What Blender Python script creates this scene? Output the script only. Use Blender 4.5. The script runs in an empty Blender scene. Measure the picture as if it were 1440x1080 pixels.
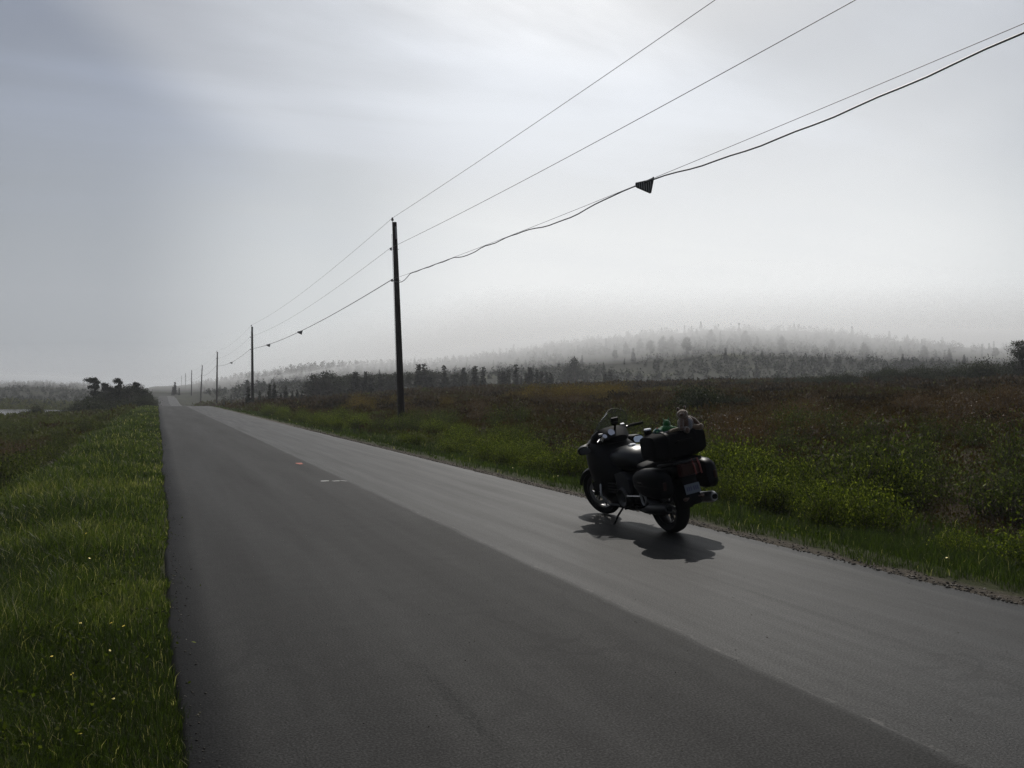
import bpy, bmesh, math, random
import numpy as np
from mathutils import Vector, Matrix, Euler

R = math.radians
random.seed(7); rng = np.random.default_rng(7)
scene = bpy.context.scene
COL = scene.collection

# ------------------------------------------------------------------ camera
CAM_H = 1.55; YAW = R(22.7); PITCH = math.atan(13/1190)
cam = bpy.data.objects.new("camera", bpy.data.cameras.new("camera"))
COL.objects.link(cam); scene.camera = cam
cam.location = (0, 0, CAM_H)
cam.rotation_euler = (math.pi/2+PITCH, 0, -YAW)
cam.data.sensor_width = 36; cam.data.lens = 36*1190/1440
cam.data.clip_start = 0.05; cam.data.clip_end = 6000

# ------------------------------------------------------------------ sun, sky, exposure
SUN_AZ = R(30.5); SUN_EL = R(46.5)                       # azimuth from +Y towards +X
sdir = Vector((math.sin(SUN_AZ)*math.cos(SUN_EL), math.cos(SUN_AZ)*math.cos(SUN_EL), math.sin(SUN_EL)))
sl = bpy.data.lights.new("sun", 'SUN'); sl.energy = 3.6; sl.angle = R(0.6); sl.color = (1, .955, .89)
so = bpy.data.objects.new("sun", sl); COL.objects.link(so)
so.rotation_euler = sdir.to_track_quat('Z', 'Y').to_euler()

W = bpy.data.worlds.new("World"); scene.world = W; W.use_nodes = True
nt = W.node_tree; nt.nodes.clear()
def N(t, **k):
    n = nt.nodes.new(t)
    for a, b in k.items(): setattr(n, a, b)
    return n
def math_n(op, a, b=None, clamp=False):
    n = N('ShaderNodeMath', operation=op); n.use_clamp = clamp
    for i, v in enumerate((a, b)):
        if v is None: continue
        if isinstance(v, (int, float)): n.inputs[i].default_value = v
        else: nt.links.new(v, n.inputs[i])
    return n.outputs[0]
tc = N('ShaderNodeTexCoord'); L = nt.links.new
nrm = N('ShaderNodeVectorMath', operation='NORMALIZE'); L(tc.outputs['Generated'], nrm.inputs[0])
dot = N('ShaderNodeVectorMath', operation='DOT_PRODUCT'); L(nrm.outputs[0], dot.inputs[0]); dot.inputs[1].default_value = sdir
sep = N('ShaderNodeSeparateXYZ'); L(nrm.outputs[0], sep.inputs[0])
# high thin cloud layer: direction projected on a plane overhead
zc = math_n('MAXIMUM', math_n('ADD', sep.outputs[2], 0.12), 0.05)
px = math_n('DIVIDE', sep.outputs[0], zc); py = math_n('DIVIDE', sep.outputs[1], zc)
cmb = N('ShaderNodeCombineXYZ'); L(px, cmb.inputs[0]); L(py, cmb.inputs[1])
mp = N('ShaderNodeMapping'); L(cmb.outputs[0], mp.inputs[0])
mp.inputs['Rotation'].default_value = (0, 0, R(24)); mp.inputs['Scale'].default_value = (.40, 1.15, 1); mp.inputs['Location'].default_value = (3.4, 1.2, 0)
n1 = N('ShaderNodeTexNoise'); n1.inputs['Scale'].default_value = 1.25; n1.inputs['Detail'].default_value = 7; n1.inputs['Roughness'].default_value = .5; n1.inputs['Distortion'].default_value = .5
L(mp.outputs[0], n1.inputs['Vector'])
cl = N('ShaderNodeMapRange'); cl.interpolation_type = 'SMOOTHSTEP'
cl.inputs['From Min'].default_value = .36; cl.inputs['From Max'].default_value = .68; cl.inputs['To Min'].default_value = 0.0; cl.inputs['To Max'].default_value = 1.0
L(n1.outputs[0], cl.inputs['Value'])
ramp = N('ShaderNodeValToRGB'); L(dot.outputs['Value'], ramp.inputs[0])
cr = ramp.color_ramp; cr.interpolation = 'EASE'
stops = [(0.0, (.14, .16, .20)), (.5, (.18, .205, .27)), (.775, (.27, .31, .40)), (.825, (.52, .55, .61)), (.88, (.68, .715, .77)), (.94, (.91, .925, .94))]
while len(cr.elements) < len(stops): cr.elements.new(.5)
for e, (p, c) in zip(cr.elements, stops): e.position = p; e.color = (*c, 1)
cmul = math_n('ADD', math_n('MULTIPLY', cl.outputs[0], .46), .80)
veil0 = N('ShaderNodeVectorMath', operation='SCALE'); L(ramp.outputs[0], veil0.inputs[0]); L(cmul, veil0.inputs['Scale'])
# fog layer low in the sky, brighter towards the sun's azimuth
hv = N('ShaderNodeCombineXYZ'); L(sep.outputs[0], hv.inputs[0]); L(sep.outputs[1], hv.inputs[1])
hn = N('ShaderNodeVectorMath', operation='NORMALIZE'); L(hv.outputs[0], hn.inputs[0])
hd_ = N('ShaderNodeVectorMath', operation='DOT_PRODUCT'); L(hn.outputs[0], hd_.inputs[0]); hd_.inputs[1].default_value = (math.sin(SUN_AZ+R(4)), math.cos(SUN_AZ+R(4)), 0)
rf = N('ShaderNodeValToRGB'); L(hd_.outputs['Value'], rf.inputs[0]); cf = rf.color_ramp; cf.interpolation = 'EASE'
fst = [(0.0, (.17, .19, .21)), (.55, (.27, .29, .32)), (.79, (.345, .375, .41)), (.91, (.68, .71, .72)), (.985, (.96, .975, .97))]
while len(cf.elements) < len(fst): cf.elements.new(.5)
for e, (p, c) in zip(cf.elements, fst): e.position = p; e.color = (*c, 1)
fw = N('ShaderNodeMapRange'); fw.interpolation_type = 'SMOOTHSTEP'; L(math_n('ADD', sep.outputs[2], math_n('MULTIPLY', n1.outputs[0], .12)), fw.inputs['Value'])
fw.inputs['From Min'].default_value = .50; fw.inputs['From Max'].default_value = .18
veil = N('ShaderNodeMix', data_type='RGBA'); L(fw.outputs[0], veil.inputs[0]); L(veil0.outputs[0], veil.inputs[6]); L(rf.outputs[0], veil.inputs[7])
sky = N('ShaderNodeTexSky'); sky.sky_type = 'NISHITA'; sky.sun_disc = False
sky.sun_elevation = SUN_EL; sky.sun_rotation = SUN_AZ; sky.air_density = 1; sky.dust_density = 2; sky.altitude = 20
b1 = N('ShaderNodeBackground'); L(sky.outputs[0], b1.inputs[0]); b1.inputs[1].default_value = .05
b2 = N('ShaderNodeBackground'); L(veil.outputs[2], b2.inputs[0]); b2.inputs[1].default_value = 1.0
mx = N('ShaderNodeMixShader'); mx.inputs[0].default_value = .88; L(b1.outputs[0], mx.inputs[1]); L(b2.outputs[0], mx.inputs[2])
wo = N('ShaderNodeOutputWorld'); L(mx.outputs[0], wo.inputs[0])

scene.view_settings.view_transform = 'Standard'; scene.view_settings.look = 'None'
scene.view_settings.exposure = 0.0; scene.view_settings.gamma = 1
scene.render.engine = 'CYCLES'
cy = scene.cycles
cy.use_denoising = True; cy.denoising_prefilter = "NONE"; cy.max_bounces = 5; cy.diffuse_bounces = 2; cy.glossy_bounces = 2
cy.transmission_bounces = 3; cy.transparent_max_bounces = 8; cy.volume_bounces = 0
cy.sample_clamp_indirect = 4; cy.caustics_reflective = False; cy.caustics_refractive = False

# ------------------------------------------------------------------ helpers
def tag(o, label=None, cat=None, group=None, kind=None):
    if label: o['label'] = label
    if cat: o['category'] = cat
    if group: o['group'] = group
    if kind: o['kind'] = kind
    return o

def empty(name, loc=(0, 0, 0), rot=(0, 0, 0)):
    o = bpy.data.objects.new(name, None); o.empty_display_size = .1
    COL.objects.link(o); o.location = loc; o.rotation_euler = rot
    return o

def link(name, me, mat=None, parent=None):
    o = bpy.data.objects.new(name, me); COL.objects.link(o)
    if mat and not me.materials:
        for m in (mat if isinstance(mat, (list, tuple)) else [mat]): me.materials.append(m)
    if parent: o.parent = parent
    return o

def copy_tree(src, loc=None, rot=None, scale=None, parent=None):
    c = src.copy(); COL.objects.link(c); c.parent = parent
    if loc is not None: c.location = loc
    if rot is not None: c.rotation_euler = rot
    if scale is not None: c.scale = scale
    for ch in list(src.children): copy_tree(ch, parent=c)
    return c

def np_mesh(name, verts, faces, nper, tint=None, smooth=False):
    """verts (V,3), faces (F,nper) -> mesh, optional per-face tint 0..1"""
    me = bpy.data.meshes.new(name)
    F = len(faces)
    me.vertices.add(len(verts)); me.vertices.foreach_set('co', np.asarray(verts, dtype=np.float32).ravel())
    me.loops.add(F*nper); me.loops.foreach_set('vertex_index', np.asarray(faces, dtype=np.int32).ravel())
    me.polygons.add(F); me.polygons.foreach_set('loop_start', np.arange(0, F*nper, nper, dtype=np.int32))
    me.update(calc_edges=True)
    if tint is not None:
        a = me.attributes.new('tint', 'FLOAT', 'FACE'); a.data.foreach_set('value', np.asarray(tint, dtype=np.float32))
    if smooth: me.polygons.foreach_set('use_smooth', np.ones(F, dtype=bool))
    me.validate(); return me

def vnoise(x, y, s=1.0, seed=0):
    """smooth value noise 0..1"""
    x = np.asarray(x, float)/s + 1000.3*(seed+1); y = np.asarray(y, float)/s + 517.7*(seed+1)
    xi = np.floor(x).astype(np.int64); yi = np.floor(y).astype(np.int64); fx = x-xi; fy = y-yi
    fx = fx*fx*(3-2*fx); fy = fy*fy*(3-2*fy)
    def h(a, b):
        n = (a*374761393+b*668265263+seed*1442695) & 0xffffffff
        n = ((n ^ (n >> 13))*1274126177) & 0xffffffff
        return ((n ^ (n >> 16)) & 0xffff)/65535.
    return (h(xi, yi)*(1-fx)+h(xi+1, yi)*fx)*(1-fy)+(h(xi, yi+1)*(1-fx)+h(xi+1, yi+1)*fx)*fy

def sstep(a, b, x):
    t = np.clip((np.asarray(x, float)-a)/(b-a), 0, 1); return t*t*(3-2*t)

def at(px, D):
    """ground point seen in bearing px (photo pixels) at depth D along the view axis"""
    X = (px-720)/1190*D
    return X*math.cos(YAW)+D*math.sin(YAW), D*math.cos(YAW)-X*math.sin(YAW)

# ------------------------------------------------------------------ materials
def mat(name, base=(.5, .5, .5), rough=.6, metal=0, spec=.5, coat=0, trans=0):
    m = bpy.data.materials.new(name); m.use_nodes = True
    b = m.node_tree.nodes['Principled BSDF']
    b.inputs['Base Color'].default_value = (*base, 1); b.inputs['Roughness'].default_value = rough
    b.inputs['Metallic'].default_value = metal; b.inputs['Specular IOR Level'].default_value = spec
    b.inputs['Coat Weight'].default_value = coat; b.inputs['Transmission Weight'].default_value = trans
    return m

class G:
    """little node-graph builder"""
    def __init__(s, m): s.m = m; s.t = m.node_tree; s.b = s.t.nodes.get('Principled BSDF')
    def n(s, t, **k):
        x = s.t.nodes.new(t)
        for a, b in k.items(): setattr(x, a, b)
        return x
    def l(s, a, b): s.t.links.new(a, b)
    def noise(s, scale, detail=4, rough=.55, vec=None, dist=0):
        x = s.n('ShaderNodeTexNoise'); x.inputs['Scale'].default_value = scale; x.inputs['Detail'].default_value = detail
        x.inputs['Roughness'].default_value = rough; x.inputs['Distortion'].default_value = dist
        if vec is not None: s.l(vec, x.inputs['Vector'])
        return x.outputs[0]
    def pos(s, scale=(1, 1, 1), obj=False, loc=(0, 0, 0)):
        m = s.n('ShaderNodeMapping'); m.inputs['Scale'].default_value = scale; m.inputs['Location'].default_value = loc
        if obj: s.l(s.n('ShaderNodeTexCoord').outputs['Object'], m.inputs[0])
        else: s.l(s.n('ShaderNodeNewGeometry').outputs['Position'], m.inputs[0])
        return m.outputs[0]
    def ramp(s, fac, stops, interp='LINEAR'):
        r = s.n('ShaderNodeValToRGB'); r.color_ramp.interpolation = interp
        while len(r.color_ramp.elements) < len(stops): r.color_ramp.elements.new(.5)
        for e, (p, c) in zip(r.color_ramp.elements, stops):
            e.position = p; e.color = (*c, 1) if isinstance(c, tuple) else (c, c, c, 1)
        s.l(fac, r.inputs[0]); return r.outputs[0]
    def mix(s, fac, a, b, blend='MIX'):
        x = s.n('ShaderNodeMix', data_type='RGBA', blend_type=blend)
        for i, v in ((0, fac), (6, a), (7, b)):
            if isinstance(v, (int, float)): x.inputs[i].default_value = v if i == 0 else (v, v, v, 1)
            elif isinstance(v, tuple): x.inputs[i].default_value = (*v, 1)
            else: s.l(v, x.inputs[i])
        return x.outputs[2]
    def math(s, op, a, b=None, c=None, clamp=False):
        x = s.n('ShaderNodeMath', operation=op); x.use_clamp = clamp
        for i, v in enumerate((a, b, c)):
            if v is None: continue
            if isinstance(v, (int, float)): x.inputs[i].default_value = v
            else: s.l(v, x.inputs[i])
        return x.outputs[0]
    def bump(s, h, strength=.3, dist=.01):
        b = s.n('ShaderNodeBump'); b.inputs['Strength'].default_value = strength; b.inputs['Distance'].default_value = dist
        s.l(h, b.inputs['Height']); s.l(b.outputs[0], s.b.inputs['Normal'])

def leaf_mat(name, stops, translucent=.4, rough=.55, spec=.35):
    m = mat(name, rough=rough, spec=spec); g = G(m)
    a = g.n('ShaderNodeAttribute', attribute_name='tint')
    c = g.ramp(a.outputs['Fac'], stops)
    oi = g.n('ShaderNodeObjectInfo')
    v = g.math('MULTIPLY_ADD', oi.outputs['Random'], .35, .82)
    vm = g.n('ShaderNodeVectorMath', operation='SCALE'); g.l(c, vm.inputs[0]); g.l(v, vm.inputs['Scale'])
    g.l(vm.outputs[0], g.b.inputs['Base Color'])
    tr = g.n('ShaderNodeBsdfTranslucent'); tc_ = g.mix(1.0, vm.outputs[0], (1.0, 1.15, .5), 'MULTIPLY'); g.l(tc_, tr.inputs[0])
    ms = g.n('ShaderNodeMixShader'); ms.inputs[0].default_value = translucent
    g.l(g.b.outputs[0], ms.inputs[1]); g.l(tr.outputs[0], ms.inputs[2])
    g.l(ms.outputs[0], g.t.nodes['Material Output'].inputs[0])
    return m

M = {}
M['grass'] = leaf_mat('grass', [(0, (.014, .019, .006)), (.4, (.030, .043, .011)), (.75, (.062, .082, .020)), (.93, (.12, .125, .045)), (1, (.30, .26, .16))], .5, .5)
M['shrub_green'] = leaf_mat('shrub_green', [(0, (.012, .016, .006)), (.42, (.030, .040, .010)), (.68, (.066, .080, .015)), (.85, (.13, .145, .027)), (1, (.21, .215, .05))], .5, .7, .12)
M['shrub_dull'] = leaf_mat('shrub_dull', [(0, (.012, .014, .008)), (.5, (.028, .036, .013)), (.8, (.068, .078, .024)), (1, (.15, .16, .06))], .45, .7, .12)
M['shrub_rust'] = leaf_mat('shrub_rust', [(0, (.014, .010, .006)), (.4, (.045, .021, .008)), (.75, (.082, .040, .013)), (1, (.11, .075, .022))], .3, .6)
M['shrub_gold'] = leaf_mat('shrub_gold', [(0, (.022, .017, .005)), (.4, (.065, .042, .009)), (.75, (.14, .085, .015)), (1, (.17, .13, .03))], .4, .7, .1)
M['needles'] = leaf_mat('needles', [(0, (.006, .009, .005)), (.6, (.013, .019, .009)), (1, (.030, .040, .015))], .15, .7, .15)
M['broadleaf'] = leaf_mat('broadleaf', [(0, (.007, .009, .005)), (.6, (.015, .020, .008)), (1, (.042, .052, .016))], .25, .65, .15)
M['heath'] = leaf_mat('heath', [(0, (.013, .009, .004)), (.25, (.030, .017, .006)), (.5, (.048, .027, .009)), (.7, (.042, .035, .010)), (.88, (.056, .064, .015)), (1, (.10, .095, .04))], .25, .8, .15)
M['bark'] = mat('bark', (.05, .04, .032), .9)
M['twig'] = mat('twig', (.06, .045, .035), .85)

# ------------------------------------------------------------------ terrain
def road_z(y):
    y = np.asarray(y, float)
    z = -1.75*sstep(104, 190, y) + 2.45*sstep(235, 372, y) - 3.0*sstep(378, 480, y)
    return z
HILLP = [(-3000, 5), (-600, 9), (-100, 7.5), (120, 7), (220, 7), (300, 8), (360, 9), (450, 10), (600, 12), (700, 16.5), (850, 24.5), (1000, 30), (1120, 28.5), (1250, 24), (1400, 22), (1460, 25), (1700, 36), (4000, 40)]
HPX = [math.atan((a-720)/1190) for a, b in HILLP]; HPV = [b for a, b in HILLP]
def height(x, y):
    x = np.asarray(x, float); y = np.asarray(y, float)
    rz = road_z(y)
    und = np.clip(rz, -2, .9)
    # left side: verge, bank, wet flat with the pond
    d = -x
    left = -.03 - .10*sstep(.2, 1.6, d) - .85*sstep(1.4, 5.5, d) - .25*sstep(6, 12, d)
    pond = ((x+29)/17.)**2 + ((y-142)/35)**2
    left = left - .9*(1-sstep(.75, 1.15, pond))
    # right side: shoulder, shallow ditch, heath rising to a low ridge
    e = x-5.83
    right = -.03 - .03*sstep(.1, .6, e) - .28*sstep(.6, 2.4, e) + .15*sstep(3, 6, e) + 3.5*(1-np.exp(-np.clip(x-10, 0, None)/40.))
    right = right - 2.2*sstep(92, 130, x)*(1-sstep(90, 160, y))
    z = np.where(x < 2.9, left, right)
    under = (x > .02) & (x < 5.86)
    edge = np.minimum(x+.0, 5.86-x)
    z = np.where(under, -.05-.10*sstep(.0, .5, edge), z)
    off = np.maximum(-x, x-5.83)
    amp = sstep(.6, 5, off)
    n = (vnoise(x, y, 9, 1)-.5)*.30 + (vnoise(x, y, 3.1, 2)-.5)*.16 + (vnoise(x, y, 1.1, 3)-.5)*.07 + (vnoise(x, y, 38, 5)-.5)*.7*sstep(8, 40, off)
    n = n*np.where((x < 0), np.where(pond < 1.3, .15, .6), 1.)
    z = z + amp*n + und*(1-sstep(8, 45, off)*.5)
    D = x*math.sin(YAW)+y*math.cos(YAW); X = x*math.cos(YAW)-y*math.sin(YAW)
    ang = np.arctan2(X, D); dist = np.hypot(x, y)
    A = np.interp(ang, HPX, HPV)
    lowA = np.interp(ang, [HPX[3]-.02, HPX[4], HPX[5]], [0., 1., 1.])
    st = np.where(x > 6, 175., 215.)
    hill = A*sstep(0, 1, (D-st)/(430-st))**1.8
    nearroad = 1-sstep(6, 60, off)
    z = z + np.where(D > 50, hill*(1-.93*nearroad*(1-sstep(380, 450, y))), 0) + (vnoise(x, y, 60, 8)-.5)*4*sstep(230, 420, dist)*(1-nearroad)
    return z

def build_ground():
    rr = np.concatenate([[0.0], np.geomspace(.4, 3200, 300)])
    # finer steps in front of the camera
    th = np.concatenate([np.linspace(YAW-R(50), YAW+R(50), 620, endpoint=False), np.linspace(YAW+R(50), YAW+R(310), 240, endpoint=False)])
    Rr, T = np.meshgrid(rr[1:], th, indexing='ij')
    x = Rr*np.sin(T); y = Rr*np.cos(T)
    v = np.column_stack([x.ravel(), y.ravel(), height(x, y).ravel()])
    v = np.vstack([v, [[0, 0, float(height(0.0, 0.0))]]])
    nt_ = len(th); nr = len(rr)-1
    i = np.arange(nr-1)[:, None]; j = np.arange(nt_)[None, :]; j2 = (j+1) % nt_
    a = (i*nt_+j).ravel(); b = (i*nt_+j2).ravel(); c = ((i+1)*nt_+j2).ravel(); d = ((i+1)*nt_+j).ravel()
    q = np.column_stack([a, d, c, b])
    # centre fan as degenerate-free triangles: use quads only and leave the 0.4 m cap under the camera to a separate fan
    me = np_mesh('ground', v, q, 4, smooth=True)
    bm = bmesh.new(); bm.from_mesh(me); bm.verts.ensure_lookup_table()
    cv = bm.verts[len(v)-1]
    for k in range(nt_): bm.faces.new((cv, bm.verts[k], bm.verts[(k+1) % nt_]))
    bmesh.ops.recalc_face_normals(bm, faces=bm.faces); bm.to_mesh(me); bm.free()
    m = mat('ground', rough=.95, spec=.1); g = G(m)
    p = g.pos(); sx = g.n('ShaderNodeSeparateXYZ'); g.l(p, sx.inputs[0]); X = sx.outputs[0]
    base = g.ramp(g.noise(.12, 8, .65, p), [(.3, (.016, .012, .007)), (.45, (.030, .019, .010)), (.55, (.030, .026, .011)), (.68, (.028, .034, .012)), (.8, (.05, .045, .02))])
    verge = g.ramp(g.noise(5, 5, .6, p), [(.3, (.016, .018, .006)), (.7, (.035, .040, .012))])
    gravel = g.ramp(g.noise(38, 4, .7, p), [(.3, (.020, .017, .012)), (.5, (.048, .040, .030)), (.72, (.13, .11, .088))])
    wob = g.math('MULTIPLY_ADD', g.noise(1.3, 5, .6, p), 1.1, -.55)
    xx = g.math('ADD', X, wob)
    f1 = g.n('ShaderNodeMapRange'); g.l(xx, f1.inputs[0]); f1.inputs[1].default_value = -3.2; f1.inputs[2].default_value = -2.2
    f2 = g.n('ShaderNodeMapRange'); g.l(xx, f2.inputs[0]); f2.inputs[1].default_value = 9.4; f2.inputs[2].default_value = 8.2
    vm = g.math('MULTIPLY', f1.outputs[0], f2.outputs[0])
    col = g.mix(vm, base, verge)
    gx = g.math('ADD', X, g.math('MULTIPLY_ADD', g.noise(2.6, 5, .7, p), .5, -.25))
    f3 = g.n('ShaderNodeMapRange'); g.l(gx, f3.inputs[0]); f3.inputs[1].default_value = 6.32; f3.inputs[2].default_value = 6.18
    f4 = g.n('ShaderNodeMapRange'); g.l(X, f4.inputs[0]); f4.inputs[1].default_value = 3; f4.inputs[2].default_value = 3.1
    col = g.mix(g.math('MULTIPLY', f3.outputs[0], f4.outputs[0]), col, gravel)
    dl = g.n('ShaderNodeVectorMath', operation='LENGTH'); g.l(p, dl.inputs[0])
    ff = g.n('ShaderNodeMapRange'); g.l(dl.outputs['Value'], ff.inputs[0]); ff.inputs[1].default_value = 175; ff.inputs[2].default_value = 215
    floor_ = g.ramp(g.noise(.05, 6, .6, p), [(.35, (.010, .012, .007)), (.6, (.016, .019, .009)), (.72, (.045, .05, .02))])
    col = g.mix(ff.outputs[0], col, floor_)
    g.l(col, g.b.inputs['Base Color'])
    g.bump(g.noise(24, 8, .7, p), .8, .04)
    o = link('ground', me, m); tag(o, kind='structure', label='rough heath ground beside the road'); return o
build_ground()

# ------------------------------------------------------------------ road
def build_road():
    ys = np.concatenate([np.arange(-40, 60, .35), np.arange(60, 480, 1.5)])
    xs = np.array([-.0, .03, .3, 1.2, 2.2, 3.05, 3.15, 4.0, 5.0, 5.55, 5.76, 5.8])
    bmv = []; n = len(xs)
    jl = (vnoise(ys*0, ys, 1.3, 11)-.5)*.09 + (vnoise(ys*0, ys, .45, 12)-.5)*.035 + (vnoise(ys*0, ys, 9, 13)-.5)*.12
    jr = (vnoise(ys*0, ys, 1.7, 14)-.5)*.10 + (vnoise(ys*0, ys, .6, 15)-.5)*.04
    for k, y in enumerate(ys):
        for i, x in enumerate(xs):
            w = 1-min(1, x/1.2); w2 = max(0, (x-4.6)/1.2)
            xx = x + jl[k]*w + jr[k]*w2 + .06
            crown = .0
            z = float(road_z(y))+crown
            if i in (0, n-1): z -= .05
            bmv.append((xx, y, z))
    m_ = len(ys); i = np.arange(m_-1)[:, None]; j = np.arange(n-1)[None, :]
    a = (i*n+j).ravel(); q = np.column_stack([a, a+1, a+n+1, a+n])
    me = np_mesh('road', np.array(bmv), q, 4, smooth=True)
    m = mat('asphalt', rough=.6, spec=.5); g = G(m); p = g.pos()
    sx = g.n('ShaderNodeSeparateXYZ'); g.l(p, sx.inputs[0]); X, Y = sx.outputs[0], sx.outputs[1]
    stretch = g.pos((1.0, .06, 1)); stretch2 = g.pos((2.6, .10, 1), loc=(3, 7, 0))
    seamw = g.math('MULTIPLY_ADD', g.noise(.9, 5, .6, g.pos((0, 1, 0))), .12, -.06)
    xs_ = g.math('ADD', X, seamw)
    lane = g.n('ShaderNodeMapRange'); g.l(xs_, lane.inputs[0]); lane.inputs[1].default_value = 3.06; lane.inputs[2].default_value = 3.13
    grain = g.noise(85, 3, .62, p)
    leftc = g.ramp(g.noise(1.1, 6, .6, stretch), [(.3, (.0068, .0068, .0065)), (.5, (.0100, .0100, .0096)), (.7, (.0155, .0155, .0148))])
    rightc = g.ramp(g.noise(1.0, 6, .6, stretch2), [(.3, (.0082, .0082, .0079)), (.5, (.0125, .0125, .0120)), (.7, (.021, .021, .0202))])
    lf = g.math('MULTIPLY', lane.outputs[0], g.ramp(g.noise(.8, 5, .65, g.pos((1, .35, 1))), [(.35, .45), (.6, 1.)]))
    col = g.mix(lf, leftc, rightc)
    gr = g.ramp(grain, [(.33, .48), (.5, .97), (.66, 1.75)])
    col = g.mix(1.0, col, gr, 'MULTIPLY')
    mot = g.ramp(g.noise(5.5, 6, .7, p), [(.32, .72), (.5, 1.0), (.68, 1.32)])
    col = g.mix(1.0, col, mot, 'MULTIPLY')
    # fine crack net and a few wandering cracks
    wp = g.n('ShaderNodeVectorMath', operation='ADD'); nz = g.n('ShaderNodeTexNoise'); nz.inputs['Scale'].default_value = 1.6; nz.inputs['Detail'].default_value = 6; g.l(p, nz.inputs['Vector'])
    ns = g.n('ShaderNodeVectorMath', operation='SCALE'); g.l(nz.outputs['Color'], ns.inputs[0]); ns.inputs['Scale'].default_value = .55
    g.l(g.pos((.55, .16, 1)), wp.inputs[0]); g.l(ns.outputs[0], wp.inputs[1])
    vc = g.n('ShaderNodeTexVoronoi'); vc.feature = 'DISTANCE_TO_EDGE'; vc.inputs['Scale'].default_value = 1.5; g.l(wp.outputs[0], vc.inputs['Vector'])
    ck = g.ramp(vc.outputs['Distance'], [(.0, 1.), (.012, .8), (.024, 0.)])
    ck = g.math('MULTIPLY', ck, g.ramp(g.noise(.55, 4, .6, p), [(.46, 0.), (.56, .8)]))
    col = g.mix(ck, col, (.005, .005, .005))
    # pale bits of aggregate
    vor = g.n('ShaderNodeTexVoronoi'); vor.inputs['Scale'].default_value = 30; g.l(p, vor.inputs['Vector'])
    sp = g.ramp(vor.outputs['Distance'], [(.0, 1.), (.09, 0.)]); sp2 = g.math('MULTIPLY', sp, g.ramp(g.noise(9, 3, .6, p), [(.50, 0.), (.60, .8)]))
    col = g.mix(sp2, col, (.13, .125, .12))
    # seam: dark crack with pale broken edge
    dx = g.math('ABSOLUTE', g.math('SUBTRACT', xs_, 3.11))
    crack = g.ramp(dx, [(.0, 1.), (.012, .8), (.02, 0.)])
    cmask = g.ramp(g.noise(2.2, 4, .6, p), [(.42, .15), (.55, .9)])
    col = g.mix(g.math('MULTIPLY', crack, cmask), col, (.008, .008, .008))
    pale = g.ramp(g.math('ABSOLUTE', g.math('SUBTRACT', xs_, 3.135)), [(.0, .6), (.012, .4), (.02, 0.)])
    pmask = g.ramp(g.noise(5, 5, .75, p), [(.53, 0.), (.62, .75)])
    col = g.mix(g.math('MULTIPLY', pale, pmask), col, (.12, .115, .105))
    # longitudinal crack near the right edge
    ew = g.math('ADD', X, g.math('MULTIPLY_ADD', g.noise(1.4, 5, .65, g.pos((0, 1, 0), loc=(0, 40, 0))), .10, -.05))
    ec = g.ramp(g.math('ABSOLUTE', g.math('SUBTRACT', ew, 5.62)), [(.0, 1.), (.014, .8), (.03, 0.)])
    ec = g.math('MULTIPLY', ec, g.ramp(g.noise(1.6, 3, .5, g.pos(loc=(9, 9, 9))), [(.35, .25), (.5, 1.)]))
    col = g.mix(ec, col, (.010, .010, .009))
    # one transverse sealed crack in the right lane
    tw = g.math('ADD', Y, g.math('MULTIPLY_ADD', g.noise(1.2, 4, .6, g.pos((1, 0, 0))), .3, -.15))
    tcr = g.ramp(g.math('ABSOLUTE', g.math('SUBTRACT', tw, 28.9)), [(.0, 1.), (.10, .9), (.16, 0.)])
    tcr = g.math('MULTIPLY', tcr, g.ramp(X, [(.0, 0.)]) if False else g.math('GREATER_THAN', X, 4.4))
    col = g.mix(g.math('MULTIPLY', tcr, .75), col, (.012, .012, .012))
    # crumbled alligator patch in the left lane wheel track
    def ell(cx, cy_, rx, ry):
        ex = g.math('DIVIDE', g.math('SUBTRACT', X, cx), rx); ey = g.math('DIVIDE', g.math('SUBTRACT', Y, cy_), ry)
        return g.math('ADD', g.math('MULTIPLY', ex, ex), g.math('MULTIPLY', ey, ey))
    def patch(cx, cy_, rx, ry, s):
        e = g.math('ADD', ell(cx, cy_, rx, ry), g.math('MULTIPLY_ADD', g.noise(5, 5, .7, p), 1.6, -.8))
        return g.math('MULTIPLY', g.ramp(e, [(.3, 1.), (1., 0.)]), s)
    rough_patch = g.math('MAXIMUM', patch(1.38, 4.1, .05, .7, 1.), patch(1.62, 6.4, .04, .3, .8))
    alli = g.ramp(g.noise(30, 5, .7, p), [(.44, 1.), (.52, 0.)])
    col = g.mix(g.math('MULTIPLY', g.math('MULTIPLY', rough_patch, alli), .6), col, (.007, .007, .007))
    # tyre-worn dusty bands
    band = g.ramp(g.noise(.5, 4, .6, g.pos((3.2, .02, 1), loc=(1, 2, 0))), [(.42, .0), (.62, .38)])
    col = g.mix(band, col, g.mix(lane.outputs[0], (.017, .0166, .016), (.028, .0274, .0265)))
    # dark ragged left edge
    le = g.ramp(g.math('ADD', X, g.math('MULTIPLY_ADD', g.noise(3, 5, .7, p), .16, -.08)), [(.06, 1.), (.15, 0.)])
    col = g.mix(g.math('MULTIPLY', le, .65), col, (.010, .010, .009))
    g.l(col, g.b.inputs['Base Color'])
    ro = g.mix(lane.outputs[0], g.ramp(g.noise(1.5, 4, .6, stretch), [(.3, .64), (.7, .74)]), g.ramp(g.noise(1.6, 4, .6, stretch2), [(.3, .50), (.7, .62)]))
    g.l(ro, g.b.inputs['Roughness'])
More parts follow.
